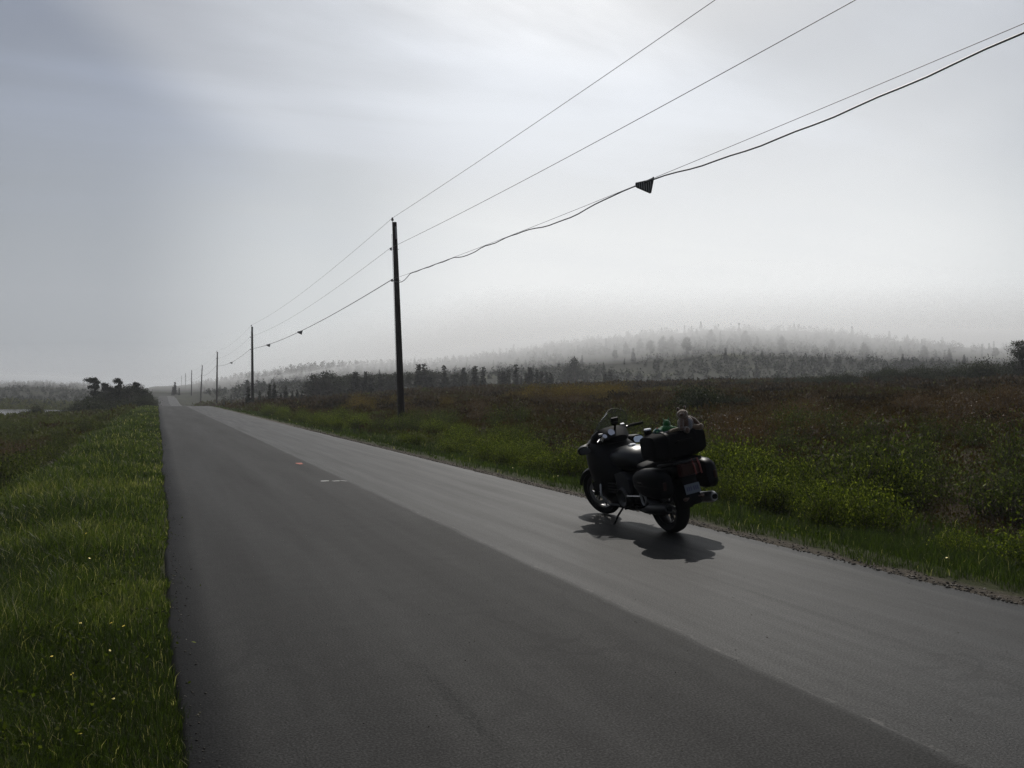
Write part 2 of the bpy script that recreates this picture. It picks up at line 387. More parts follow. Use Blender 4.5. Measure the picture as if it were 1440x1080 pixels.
    sp_ = g.n('ShaderNodeMapRange'); g.l(lane.outputs[0], sp_.inputs[0]); sp_.inputs[3].default_value = .075; sp_.inputs[4].default_value = .098; g.l(g.math('MULTIPLY', sp_.outputs[0], g.math('MULTIPLY_ADD', gr, .75, .25)), g.b.inputs['Specular IOR Level'])
    hh = g.math('ADD', g.math('MULTIPLY', grain, 1.0), g.math('MULTIPLY', g.math('ADD', g.math('MULTIPLY', crack, cmask), g.math('MULTIPLY', rough_patch, alli)), -1.2))
    g.bump(hh, .35, .005)
    o = link('road', me, m); tag(o, kind='structure', label='worn two lane asphalt road with a lighter right lane')
build_road()

def paint_mark(name, x, y, w, l, m, seed, label, cat='paint mark', rot=0, group=None):
    random.seed(seed)
    bm = bmesh.new(); n = 14; vs = []
    for k in range(n):
        a = 2*math.pi*k/n; r_ = 1+random.uniform(-.22, .2)
        px_, py_ = math.copysign(abs(math.cos(a))**.5, math.cos(a))*w/2*r_, math.copysign(abs(math.sin(a))**.5, math.sin(a))*l/2*r_
        vs.append(bm.verts.new((px_, py_, 0)))
    f = bm.faces.new(vs); me = bpy.data.meshes.new(name); bm.to_mesh(me); bm.free()
    o = link(name, me, m); o.location = (x, y, .005); o.rotation_euler = (0, 0, rot)
    tag(o, label, cat, group); return o
mo = mat('orange_paint', (.22, .035, .012), .8); mw = mat('white_paint', (.22, .22, .21), .8)
paint_mark('paint_mark', 2.88, 19.0, .14, .42, mo, 1, 'small orange survey paint mark on the road near its centre seam')
for i, (x, y, w, l) in enumerate([(2.72, 15.05, .15, .16), (2.90, 14.98, .13, .13), (3.03, 14.95, .06, .22)]):
    paint_mark('paint_mark', x, y, w, l, mw, 5+i, ['left one of three white paint dashes on the road', 'middle one of three white paint dashes on the road', 'right, narrow one of three white paint dashes on the road'][i], rot=.2*i, group='white paint dashes on the road')

# ------------------------------------------------------------------ water
def build_pond():
    bm = bmesh.new(); n = 48; vs = []
    for k in range(n):
        a = 2*math.pi*k/n; vs.append(bm.verts.new((-29+20*math.cos(a), 142+40*math.sin(a), -1.46)))
    bm.faces.new(vs); me = bpy.data.meshes.new('pond_water'); bm.to_mesh(me); bm.free()
    m = mat('water', (.02, .025, .025), .06, spec=.6); g = G(m); g.bump(g.noise(1.2, 3, .5, g.pos((1, .35, 1))), .10, .05)
    o = link('pond_water', me, m); tag(o, 'pale calm pond water left of the road', kind='structure')
build_pond()

# ------------------------------------------------------------------ wild growth as stuff
def polar(n, d0, d1, a0, a1, power=1.0):
    """random points around the camera, denser near it; angles in photo pixels"""
    u = rng.random(n); D = d0*(d1/d0)**(u**power)
    px = rng.uniform(a0, a1, n); X = (px-720)/1190*D
    return X*math.cos(YAW)+D*math.sin(YAW), D*math.cos(YAW)-X*math.sin(YAW), D

def blades(x, y, z, h, w, lean, tint, name, material, label, cat):
    """three-segment grass blades; arrays of equal length"""
    n = len(x); a = rng.uniform(0, 2*np.pi, n); b = rng.uniform(0, 2*np.pi, n)
    wx, wy = np.cos(a)*w/2, np.sin(a)*w/2
    lx, ly = np.cos(b)*lean*h, np.sin(b)*lean*h
    V = np.empty((n, 5, 3), np.float32)
    V[:, 0] = np.column_stack([x-wx, y-wy, z-.02]); V[:, 1] = np.column_stack([x+wx, y+wy, z-.02])
    V[:, 2] = np.column_stack([x+wx*.8+lx*.35, y+wy*.8+ly*.35, z+h*.6]); V[:, 3] = np.column_stack([x-wx*.8+lx*.35, y-wy*.8+ly*.35, z+h*.6])
    V[:, 4] = np.column_stack([x+lx, y+ly, z+h*(1-.25*lean)])
    o = np.arange(n)[:, None]*5
    tri = np.concatenate([o+[0, 1, 2], o+[0, 2, 3], o+[3, 2, 4]], axis=1).reshape(-1, 3)
    me = np_mesh(name, V.reshape(-1, 3), tri, 3, np.repeat(tint, 3))
    ob = link(name, me, material); tag(ob, label, cat, kind='stuff'); return ob

def build_grass():
    # left verge
    x, y, D = polar(330000, 1.4, 150, -160, 330, 1.15)
    edge = .06+(vnoise(y*0, y, 1.3, 11)-.5)*.09+(vnoise(y*0, y, .45, 12)-.5)*.035+(vnoise(y*0, y, 9, 13)-.5)*.12
    k = (x < edge+.085-.085*vnoise(x, y, .16, 27)-.05*vnoise(x, y, .6, 22)) & (x > -1.9-1.6*vnoise(x, y, 2.2, 23)-1.9*sstep(14, 5, y))
    keep = rng.random(len(x)) < np.where(x < -2.6, .55, 1.)
    k &= keep
    x, y, D = x[k], y[k], D[k]
    patchy = vnoise(x, y, 1.1, 24)*.6+vnoise(x, y, .35, 25)*.4
    tall = sstep(.05, 1.1, -x)
    h = (.07+.17*tall)*(.55+.9*patchy)*rng.uniform(.6, 1.35, len(x))
    w = np.maximum(.0030, D*.00070)*rng.uniform(.7, 1.3, len(x)); 
    t = np.clip(rng.normal(.50, .2, len(x))+.6*(vnoise(x, y, 1.7, 26)-.5)+.3*(vnoise(x, y, .4, 28)-.5), 0, .95)
    t = np.where(rng.random(len(x)) < .03+.05*(vnoise(x, y, .9, 29) > .7), 1., t)
    blades(x, y, height(x, y), h, w, rng.uniform(.1, .75, len(x)), t, 'verge_grass', M['grass'], 'uneven green grass on the left verge between road edge and heath', 'grass')
    # right verge
    x, y, D = polar(330000, 4.5, 170, 215, 1620, 1.1)
    lim = 6.30+.45*(vnoise(x, y, .7, 31)-.5)+.3*(vnoise(x, y, .22, 32)-.5)
    k = (x > lim) & (x < 9.5+1.5*vnoise(x, y, 4, 33))
    x, y, D = x[k], y[k], D[k]
    tall = sstep(.3, 1.8, x-6.1)
    h = (.06+.13*tall)*(.6+.8*vnoise(x, y, .8, 34))*rng.uniform(.6, 1.35, len(x))
    w = np.maximum(.0035, D*.00075)*rng.uniform(.7, 1.3, len(x))
    t = np.clip(rng.normal(.34, .18, len(x))+.3*(vnoise(x, y, 2.6, 36)-.5), 0, .93)
    t = np.where(rng.random(len(x)) < .012, 1., t)
    blades(x, y, height(x, y), h, w, rng.uniform(.1, .7, len(x)), t, 'roadside_grass', M['grass'], 'short dark green grass between the right road edge and the shrubs', 'grass')
build_grass()

def build_pebbles():
    n1_ = 5200; x = np.concatenate([5.80+np.abs(rng.normal(0, .22, n1_)), rng.normal(.12, .06, 700), rng.uniform(.2, 5.8, 420)])
    y = np.concatenate([2+38*rng.random(n1_)**1.5, 1.5+20*rng.random(700)**1.4, 1.8+14*rng.random(420)**1.3])
    r_ = np.concatenate([rng.uniform(.005, .019, n1_), rng.uniform(.004, .010, 700), rng.uniform(.0025, .006, 420)])
    z = np.where((x < 5.86) & (x > .1), 0.0, height(x, y)); n = len(x)
    base = np.array([[1, 0, 0], [-.4, .9, 0], [-.6, -.8, 0], [.1, .1, .8], [.1, 0, -.5]])
    F = np.array([[0, 1, 3], [1, 2, 3], [2, 0, 3], [1, 0, 4], [2, 1, 4], [0, 2, 4]])
    a = rng.uniform(0, 6.28, n); c, s_ = np.cos(a)[:, None], np.sin(a)[:, None]; jit = base[None]*rng.uniform(.6, 1.3, (n, 5, 3))
    V = np.stack([jit[..., 0]*c-jit[..., 1]*s_, jit[..., 0]*s_+jit[..., 1]*c, jit[..., 2]*.8], -1)*r_[:, None, None]+np.stack([x, y, z+r_*.25], -1)[:, None, :]
    Q = (np.arange(n)[:, None, None]*5+F[None]).reshape(-1, 3)
    me = np_mesh('loose_gravel', V.reshape(-1, 3), Q, 3, np.repeat(rng.random(n), 6))
    m = mat('pebble', rough=.9, spec=.2); g = G(m); at_ = g.n('ShaderNodeAttribute', attribute_name='tint')
    g.l(g.ramp(at_.outputs['Fac'], [(0, (.012, .011, .010)), (.6, (.045, .040, .033)), (.9, (.11, .10, .085)), (1, (.20, .19, .17))]), g.b.inputs['Base Color'])
    tag(link('loose_gravel', me, m), 'loose brown gravel scattered along the road edges', 'gravel', kind='stuff')
build_pebbles()

def leaf_cloud(P, size, up=.35, ratio=.5):
    """diamond leaves at points P (n,3) -> verts, quads"""
    n = len(P)
    d = rng.normal(size=(n, 3)); d[:, 2] = np.abs(d[:, 2])*up*2+up; d /= np.linalg.norm(d, axis=1)[:, None]
    r = rng.normal(size=(n, 3)); s = np.cross(d, r); s /= np.linalg.norm(s, axis=1)[:, None]
    nn = np.cross(d, s)
    size = np.asarray(size)[:, None] if np.ndim(size) else size
    V = np.empty((n, 4, 3), np.float32)
    V[:, 0] = P; V[:, 1] = P+d*size*.5+s*size*ratio*.5+nn*size*.08; V[:, 2] = P+d*size; V[:, 3] = P+d*size*.5-s*size*ratio*.5+nn*size*.08
    return V.reshape(-1, 3), np.arange(n*4).reshape(n, 4)

def build_heath():
    # right heath
    x, y, D = polar(150000, 8, 230, 250, 1700, .8)
    k = (x > 8.2+2*vnoise(x, y, 4, 41)) & (x < 190)
    x1, y1, D1 = x[k], y[k], D[k]
    x, y, D = polar(52000, 4, 260, -260, 260, .8)
    pond = ((x+29)/16.5)**2+((y-142)/34)**2
    k = (x < -2.2-1.2*vnoise(x, y, 3, 42)) & (x > -90) & (pond > 1.0)
    x = np.concatenate([x1, x[k]]); y = np.concatenate([y1, y[k]]); D = np.concatenate([D1, D[k]])
    z = height(x, y)
    s = np.maximum(.03, D*.0042)*rng.uniform(.6, 1.4, len(x))
    big = vnoise(x, y, 2.3, 43)
    hmp = (.05+.42*big**2.5)*(1+D*.004)
    rep = 4
    X = np.repeat(x, rep); Y = np.repeat(y, rep); Z = np.repeat(z, rep); S = np.repeat(s, rep); Hh = np.repeat(hmp, rep)
    n = len(X)
    P = np.column_stack([X+rng.normal(0, 1, n)*S*.9, Y+rng.normal(0, 1, n)*S*.9, Z+rng.random(n)*Hh])
    V, Q = leaf_cloud(P, S*rng.uniform(.6, 1.2, n), .5, .45)
    pat = vnoise(X, Y, 7, 44)*.55+vnoise(X, Y, 2.4, 45)*.45
    green = sstep(0, 1, (10-(X-9.))/16.)*.22
    leftg = np.where(X < 0, .48, 0)
    t = np.clip((pat-.5)*1.3+.34+green+leftg+rng.normal(0, .12, n), 0, .93)
    t = np.where(rng.random(n) < .012, 1., t)
    me = np_mesh('heath_ground_cover', V, Q, 4, t)
    o = link('heath_ground_cover', me, M['heath']); tag(o, 'low brown and olive heath growth covering the boggy ground', 'ground cover', kind='stuff')
build_heath()

def build_weeds():
    # broad leaved weeds and clover patches in the left verge and the right grass strip
    P = []; S = []; T = []
    for k in range(520):
        if k < 360:
            D = 1.6+26*random.random()**1.5; x, y = at(random.uniform(-160, 235), D)
            if not (-3.6 < x < .02): continue
        else: x = random.uniform(6.4, 8.6); y = 3+30*random.random()**1.4
        if float(vnoise(x, y, 1.2, 81)) < .42: continue
        z = float(height(x, y)); w = random.uniform(.05, .16); hh = random.uniform(.04, .20); t0 = random.random(); n = random.randint(14, 46)
        for q in range(n):
            P.append((x+random.gauss(0, w), y+random.gauss(0, w), z+random.uniform(.3, 1.)*hh)); S.append(random.uniform(.014, .034)); T.append(min(.95, max(0, random.gauss(.35+.4*t0, .12))))
    V, Q = leaf_cloud(np.array(P), np.array(S), .3, .6)
    tag(link('verge_weeds', np_mesh('verge_weeds', V, Q, 4, np.array(T)), M['shrub_green']), 'small broad leaved weeds scattered through the verge grass', 'weeds', kind='stuff')
build_weeds()

def build_flowers():
    vs = []; fs = []; ti = []
    def disc(x, y, z, r):
        b = len(vs); n = 6; t = random.uniform(-.5, .5); u = random.uniform(-.5, .5)
        for k in range(n):
            a = 2*math.pi*k/n; dx, dy = r*math.cos(a), r*math.sin(a); vs.append((x+dx, y+dy, z+dx*t+dy*u))
        return [(b, b+1, b+2, b+3), (b, b+3, b+4, b+5)]
    def mk(name, pts, m, label):
        vs.clear(); f = []
        for p in pts: f += disc(*p)
        me = np_mesh(name, np.array(vs), np.array(f), 4); o = link(name, me, m); tag(o, label, 'wildflowers', kind='stuff')
    P = []
    for k in range(26):
        D = random.uniform(3.2, 14); x, y = at(random.uniform(60, 225), D)
        if -3.5 < x < -.05: P.append((x, y, float(height(x, y))+random.uniform(.05, .15), .009))
    for k in range(10):
        x = random.uniform(6.5, 8); y = random.uniform(4, 16); P.append((x, y, float(height(x, y))+.12, .010))
    mk('yellow_wildflowers', P, mat('yellow_petal', (.55, .42, .03), .6), 'tiny yellow wildflowers dotted through the verge grass')
    P = []
    for k in range(160):
        D = random.uniform(5, 26); x, y = at(random.uniform(-60, 215), D)
        if -9 < x < -1.2 and vnoise(x, y, 1.3, 61) > .55: P.append((x, y, float(height(x, y))+random.uniform(.15, .32), random.uniform(.004, .008)))
    for k in range(14):
        x = random.uniform(8.5, 16); y = random.uniform(5, 34)
        P.append((x, y, float(height(x, y))+random.uniform(.25, .6), random.uniform(.003, .005)))
    mk('white_wildflowers', P, mat('white_petal', (.34, .34, .30), .6), 'tiny white wildflowers dotted among the low shrubs')
build_flowers()

# ------------------------------------------------------------------ shrubs and trees (prototype meshes shared by copies)
def tube_arrays(paths, sides=5):
    """paths: list of (points, radii)"""
    V = []; Q = []; b = 0
    for pts, rad in paths:
        pts = [Vector(p) for p in pts]
        for i, p in enumerate(pts):
            d = (pts[min(i+1, len(pts)-1)]-pts[max(i-1, 0)]).normalized()
            u = d.orthogonal().normalized(); v = d.cross(u)
            for k in range(sides):
                a = 2*math.pi*k/sides; V.append(p+(u*math.cos(a)+v*math.sin(a))*rad[i])
        for i in range(len(pts)-1):
            for k in range(sides):
                k2 = (k+1) % sides; Q.append((b+i*sides+k, b+i*sides+k2, b+(i+1)*sides+k2, b+(i+1)*sides+k))
        b += len(pts)*sides
    return np.array([tuple(v) for v in V]), np.array(Q)

def shrub_proto(seed, h, w, stems, leaves_per, leaf, matl, tip_bias=.7, ratio=.42, spread=.5):
    random.seed(seed)
    paths = []; pts = []; tint = []
    for s in range(stems):
        a = random.uniform(0, 2*math.pi); r0 = w*.22*random.random(); r1 = w*.5*math.sqrt(random.random())
        hh = h*random.uniform(.6, 1.05)*(1-.35*(r1/(w*.5))**2)
        x0, y0 = r0*math.cos(a), r0*math.sin(a); x1, y1 = r1*math.cos(a), r1*math.sin(a)
        p = []; 
        for t in (0, .35, .7, 1):
            p.append((x0+(x1-x0)*t**1.2+random.uniform(-1, 1)*.03*h, y0+(y1-y0)*t**1.2+random.uniform(-1, 1)*.03*h, -.06+(hh+.06)*t))
        paths.append((p, [.009*h+.002, .006*h+.002, .004*h+.001, .002]))
        for q in range(leaves_per):
            t = random.random()**(1-tip_bias*.6)*.92+.08
            i = min(2, int(t*3)); f = t*3-i
            c = [p[i][m_]+(p[i+1][m_]-p[i][m_])*f for m_ in range(3)]
            sp = spread*w*.16*(.5+t)
            pts.append((c[0]+random.gauss(0, sp), c[1]+random.gauss(0, sp), max(.01, c[2]+random.gauss(0, sp*.8))))
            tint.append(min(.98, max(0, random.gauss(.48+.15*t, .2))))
    P = np.array(pts); V, Q = leaf_cloud(P, leaf*rng.uniform(.6, 1.25, len(P)), .45, ratio)
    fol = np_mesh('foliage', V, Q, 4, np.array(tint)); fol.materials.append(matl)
    V, Q = tube_arrays(paths, 4); st = np_mesh('stems', V, Q, 4); st.materials.append(M['twig'])
    return fol, st

def plant_thing(name, parts, loc, rz, sc, label, cat, group):
    r = empty(name, loc, (0, 0, rz)); r.scale = sc if hasattr(sc, '__len__') else (sc,)*3
    for nm, me in parts: 
        o = bpy.data.objects.new(nm, me); COL.objects.link(o); o.parent = r
    tag(r, label, cat, group); return r

SH = {}
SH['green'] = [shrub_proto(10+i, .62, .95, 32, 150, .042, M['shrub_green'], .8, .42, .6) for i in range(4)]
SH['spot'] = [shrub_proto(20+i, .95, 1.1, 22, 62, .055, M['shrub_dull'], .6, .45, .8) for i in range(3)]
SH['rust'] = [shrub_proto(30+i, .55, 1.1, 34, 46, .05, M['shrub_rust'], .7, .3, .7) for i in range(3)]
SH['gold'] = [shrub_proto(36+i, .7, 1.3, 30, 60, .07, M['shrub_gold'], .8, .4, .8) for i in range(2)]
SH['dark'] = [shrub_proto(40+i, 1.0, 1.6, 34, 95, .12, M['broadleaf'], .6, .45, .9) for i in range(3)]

def place(kind, name, x, y, sc, label, cat='shrub', group=None, zs=None):
    i = random.randrange(len(SH[kind])); f, s = SH[kind][i]
    z = float(height(x, y))-.02
    sz = sc*random.uniform(.85, 1.15) if zs is None else zs
    return plant_thing(name, [('foliage', f), ('stems', s)], (x, y, z), random.uniform(0, 6.28), (sc, sc, sz), label, cat, group)

random.seed(77)
# roadside row of leafy green shrubs, right of the road
cnt = 0
y = 1.5
while y < 75 and cnt < 135:
    for row in range(3):
        x = 8.15+row*1.0+random.uniform(-.4, .4)+.5*float(vnoise(0., y, 5, 51))
        if float(vnoise(x, y, 1.9, 52)) < (.22 if row == 0 else .42): continue
        yy = y+random.uniform(-.4, .4)
        sz = random.uniform(.55, 1.35)
        dist = 'nearest the camera' if yy < 9 else ('level with the motorcycle' if yy < 16 else ('just beyond the motorcycle' if yy < 36 else 'by the nearest pole'))
        rw = ('front', 'middle', 'back')[row]
        if yy > 17 and random.random() < .45: continue
        place('green', 'leafy_shrub', x, yy, sz, f'yellow green shrub in the {rw} row along the right verge, {dist}', 'shrub', f'yellow green shrubs, {rw} row, {dist}')
        cnt += 1
    y += .72 if y < 22 else (1.05 if y < 40 else 1.7)
# taller speckled shrubs behind them
for k in range(150):
    yy = random.uniform(2, 62); x = 10.6+random.uniform(0, 6.0)*(1 if yy < 40 else .7)-(1.2 if yy > 20 else 0)
    if float(vnoise(x, yy, 4, 53)) < .38: continue
    place('spot', 'glossy_shrub', x, yy, random.uniform(.5, 1.05), 'dull green upright shrub with glossy leaves behind the roadside row', 'shrub', 'glossy leaved shrubs behind the roadside row')
# a tall pair standing out right of the bike
for px_, D, s in [(1205, 13.2, 1.25), (1255, 13.6, 1.2), (1160, 14.5, 1.0), (1420, 11.5, 1.1), (1380, 12.2, .95)]:
    x, yy = at(px_, D); place('spot', 'glossy_shrub', x, yy, s, 'tall glossy leaved shrub rising above the green row right of the motorcycle', 'shrub', 'tall glossy shrubs right of the motorcycle')
# rusty red clumps
for k in range(46):
    px_ = random.choice([random.uniform(990, 1170), random.uniform(1280, 1460), random.uniform(560, 900), random.uniform(1000, 1440)]); D = random.uniform(19, 34) if px_ > 980 else random.uniform(36, 60)
    x, yy = at(px_, D)
    if x < 12: continue
    place('rust', 'rusty_shrub', x, yy, random.uniform(.8, 1.4)*(1 if D < 36 else 1.25), 'low rust red bush growing on the brown heath', 'bush', 'rust red bushes on the heath')
for k in range(26):
    px_ = random.uniform(995, 1150); D = random.uniform(20, 29); x, yy = at(px_, D)
    place('rust', 'rusty_shrub', x, yy, random.uniform(.9, 1.4), 'rust red bush in the patch just right of the plush bear', 'bush', 'rust red bushes right of the plush bear')
for k in range(26):
    px_ = random.gauss(815, 45); D = random.uniform(56, 78); x, yy = at(px_, D)
    place('gold', 'golden_bush', x, yy, random.uniform(.9, 1.5), 'golden brown bush in the clump on the heath beyond the windscreen', 'bush', 'golden brown bushes beyond the windscreen')
for k in range(14):
    px_ = random.gauss(520, 50); D = random.uniform(60, 85); x, yy = at(px_, D)
    place('gold', 'golden_bush', x, yy, random.uniform(.7, 1.2), 'golden brown bush low on the heath left of the nearest pole', 'bush', 'golden brown bushes near the nearest pole')
# dark shrubs along the skyline of the low ridge
for k in range(72):
    px_ = 1040+400*random.random()**.75; D = random.uniform(84, 100); x, yy = at(px_, D)
    place('dark', 'dark_shrub', x, yy, random.uniform(.4, 1.0)*(1+.9*max(0, (px_-1180)/260)), 'dark shrub on the skyline of the low heath ridge', 'shrub', 'dark shrubs on the heath ridge')
for px_, D, s in [(978, 38, .95), (986, 36, .8), (968, 40, .8), (1015, 40, .55), (1040, 41, .5)]:
    x, yy = at(px_, D); place('dark', 'dark_bush', x, yy, s, 'dark green bush on the heath just above the plush bear', 'bush', 'dark bushes behind the luggage')
# left side growth
for k in range(130):
    D = 9+58*random.random()**1.2; px_ = random.uniform(-120, 196); x, yy = at(px_, D)
    if x > -2.2 or x < -30: continue
    place('spot' if k % 3 else 'green', 'glossy_shrub', x, yy, random.uniform(.45, .95)*(1 if k % 3 else .6), 'low green shrub on the wet heath left of the road', 'shrub', 'low shrubs left of the road')
for k in range(16):
    D = random.uniform(30, 41); px_ = random.uniform(-60, 62); x, yy = at(px_, D)
    place('rust', 'rusty_shrub', x, yy, random.uniform(.8, 1.2), 'rust brown bush in the patch at the left edge by the pond', 'bush', 'rust brown bushes near the pond')
for px_, D, s in [(45, 108, 1.2), (52, 106, 1.0), (36, 110, .7), (90, 112, .9), (100, 118, .9), (20, 150, .4)]:
    x, yy = at(px_, D); place('dark', 'dark_shrub', x, yy, s, 'dark shrub standing at the near shore of the pond', 'shrub', 'dark shrubs on the pond shore')
for k in range(30):
    px_ = random.uniform(98, 214); D = random.uniform(96, 140); x, yy = at(px_, D)
    if x > -1.0: x = -1.0-random.random()*2
    place('dark', 'dark_shrub', x, yy, random.uniform(.9, 1.7), 'dense dark shrub under the wind bent trees left of the road', 'shrub', 'dark shrubs under the left trees')

def spruce_proto(seed, h=4.0, w=1.7, ragged=.35, lean=0.0, density=1.0, flag=0.0):
    random.seed(seed); P = []; T = []; paths = []
    trunk = [(lean*h*t**1.5+random.uniform(-.02, .02)*h*.3, random.uniform(-.01, .01)*h*.3, h*t-.1) for t in (0, .25, .5, .75, 1)]
    paths.append((trunk, [.035*h/2, .027*h/2, .02*h/2, .012*h/2, .003*h]))
    z = .10*h; 
    while z < h*.985:
        t = z/h; reach = w*.5*(1-t)**.75*random.uniform(1-ragged, 1+ragged*.6)+.05
        nb = max(3, int((8*(1-t)+4)*density))
        tx = lean*h*t**1.5
        for b in range(nb):
            a = random.uniform(0, 2*math.pi)
            rl = reach*random.uniform(.5, 1.15)*(1+flag*math.cos(a))
            if rl < .04: continue
            drop = random.uniform(-.05, .28)*rl
            ends = (tx+rl*math.cos(a), rl*math.sin(a), z-drop)
            if rl > .25: paths.append(([(tx, 0, z), ends], [.008*h/2, .002]))
            m_ = max(4, int(rl*24*density))
            for q in range(m_):
                f = (q+random.random())/m_; f = .15+.9*f
                P.append((tx+(ends[0]-tx)*f+random.gauss(0, .05), ends[1]*f+random.gauss(0, .05), z-drop*f*f+random.gauss(0, .035)))
                T.append(min(1, max(0, random.gauss(.35+.35*f, .2))))
        z += h*random.uniform(.020, .036)
    P = np.array(P); V, Q = leaf_cloud(P, .27*rng.uniform(.6, 1.3, len(P))*(h/4)**.5, .05, .6)
    cr = np_mesh('crown', V, Q, 4, np.array(T)); cr.materials.append(M['needles'])
    V, Q = tube_arrays(paths, 4); tr = np_mesh('trunk', V, Q, 4); tr.materials.append(M['bark'])
    return cr, tr

def flag_proto(seed, tiers, h=4.0):
    # wind pruned conifer: bare trunk with a few flat plates of dense foliage
    random.seed(seed); P = []; T = []; paths = [([(0, 0, -.3), (.06, .02, h*.3), (-.04, 0, h*.65), (.05, 0, h*.97)], [.10, .08, .055, .02])]
    for t, half, off in tiers:
        z = h*t
        for b in range(9):
            a = random.uniform(0, 2*math.pi); half_ = half*.85; rl = half_*random.uniform(.4, 1.15); c0 = (off+rl*math.cos(a), .8*rl*math.sin(a), z+random.gauss(0, .07))
            paths.append(([(0, 0, z-.22), (c0[0]*.6, c0[1]*.6, z-.08), c0], [.03, .018, .005]))
            for q in range(75):
                f = random.random()**.6
                P.append((off*f+rl*math.cos(a)*f+random.gauss(0, .12), .8*rl*math.sin(a)*f+random.gauss(0, .12), c0[2]+random.gauss(0, .09)-.22*(1-f)*random.random())); T.append(min(1, max(0, random.gauss(.45, .25))))
    for q in range(800):
        t = random.uniform(.10, .90); rr = (.12+.75*(1-t)*random.random())*(.6+.4*math.sin(t*19+seed)); a = random.uniform(0, 6.28)
        P.append((rr*math.cos(a), rr*math.sin(a), h*t)); T.append(random.random())
    P = np.array(P); V, Q = leaf_cloud(P, .19*rng.uniform(.5, 1.4, len(P)), .3, .6)
    cr = np_mesh('crown', V, Q, 4, np.array(T)); cr.materials.append(M['needles'])
    V, Q = tube_arrays(paths, 5); tr = np_mesh('trunk', V, Q, 4); tr.materials.append(M['bark'])
    return cr, tr

def broad_proto(seed, h=4.0, w=3.2, base=.12, clumps=62, per=60, leaf=.22):
    random.seed(seed); P = []; T = []; paths = []
    for s in range(random.randint(1, 3)):
        x0 = random.uniform(-.15, .15)*w*.4
        paths.append(([(x0, 0, -.1), (x0*1.2+random.uniform(-.1, .1), .05, h*.35), (x0*1.6, 0, h*.8)], [.05*h/4+.02, .035*h/4+.01, .01]))
    for c in range(clumps):
        t = base+(1-base)*random.random()**.8; a = random.uniform(0, 2*math.pi)
        rr = w*.5*math.sin(min(1, (t-base)/(1-base)*.85+.12)*math.pi)**.6*random.random()**.4
        c0 = (rr*math.cos(a), rr*math.sin(a), h*t*random.uniform(.9, 1.05)); s = w*random.uniform(.06, .12)
        paths.append(([(0, 0, max(.2, c0[2]*.55)), (c0[0]*.5, c0[1]*.5, c0[2]*.85), c0], [.02*h/4, .012*h/4, .003]))
        for q in range(int(per*random.uniform(.4, 1.3))):
            P.append((c0[0]+random.gauss(0, s), c0[1]+random.gauss(0, s), c0[2]+random.gauss(0, s*.6))); T.append(min(1, max(0, random.gauss(.5, .22))))
    P = np.array(P); V, Q = leaf_cloud(P, leaf*rng.uniform(.6, 1.25, len(P)), .2, .55)
    cr = np_mesh('crown', V, Q, 4, np.array(T)); cr.materials.append(M['broadleaf'])
    V, Q = tube_arrays(paths, 4); tr = np_mesh('trunk', V, Q, 4); tr.materials.append(M['bark'])
    return cr, tr

SP = [spruce_proto(101, 4, 1.7), spruce_proto(102, 4, 1.3, .5), spruce_proto(103, 4, 2.1, .3), spruce_proto(104, 4, 1.5, .6, .05, .8), spruce_proto(105, 4, 1.1, .45, 0, .8)]
WB = [flag_proto(111, [(.97, 1.25, .5), (.80, .8, .3), (.62, 1.1, .2), (.45, 1.0, .1)]), flag_proto(112, [(.95, .9, .1), (.86, 1.0, .0), (.66, 1.2, -.1), (.45, 1.1, .1)]), flag_proto(113, [(.93, .55, 0), (.82, .8, 0), (.66, .75, .05), (.45, .6, 0)])]
BR = [broad_proto(121), broad_proto(122, 4, 3.6, .08, 70), broad_proto(123, 4, 2.6, .2, 50), broad_proto(124, 4, 3.0, .42, 40)]
def tree(protos, name, px_, D, h, label, group=None, i=None, cat='tree', wide=1.0, sink=.1, rz=None):
    i = random.randrange(len(protos)) if i is None else i; c, t = protos[i]
    x, y = at(px_, D); z = float(height(x, y))-sink
    s = h/4.0
    return plant_thing(name, [('crown', c), ('trunk', t)], (x, y, z), random.uniform(0, 6.28) if rz is None else rz, (s*wide, s*wide, s), label, cat, group)

random.seed(99)
# wind bent cluster left of the road (flags stream to the left of the photograph)
for k, (px_, D, h, i, w) in enumerate([(134, 122, 5.5, 0, .85), (147, 127, 5.0, 1, .6), (168, 118, 5.1, 0, .55), (192, 128, 4.6, 2, .8), (178, 131, 4.0, 1, .9), (125, 120, 3.0, 2, .8), (157, 121, 4.2, 2, .9), (203, 124, 2.9, 2, 1.2)]):
    tree(WB, 'windswept_spruce', px_, D, h, ['ragged flat topped spruce, leftmost tall one of the cluster beside the pond', 'ragged spruce just right of the leftmost flat topped one', 'ragged flat topped spruce in the middle of the left cluster',
         'round headed small spruce at the road end of the left cluster', 'thin spruce between the flat topped and the round headed one', 'short spruce at the pond end of the left cluster', 'broad dark spruce filling the middle of the left cluster', 'lowest spruce nearest the road in the left cluster'][k],
         'windswept spruces left of the road', i, 'tree', w, .3, rz=math.pi+.3+random.uniform(-.9, .9))
for px_, D, h in [(134, 126, 3.0), (142, 130, 3.5), (150, 120, 3.1), (158, 128, 3.8), (166, 124, 3.7), (174, 130, 4.0), (182, 122, 3.5), (190, 132, 3.8), (197, 126, 3.3), (204, 130, 2.9), (210, 134, 2.3), (145, 134, 3.2), (168, 136, 3.6), (186, 138, 3.5), (126, 124, 2.0), (118, 128, 1.5)]:
    tree(BR, 'leafy_tree', px_, D, h*1.18, 'dense dark bushy tree inside the wind bent clump left of the road', 'bushy trees in the clump left of the road', random.randrange(3), 'tree', .85, .5)
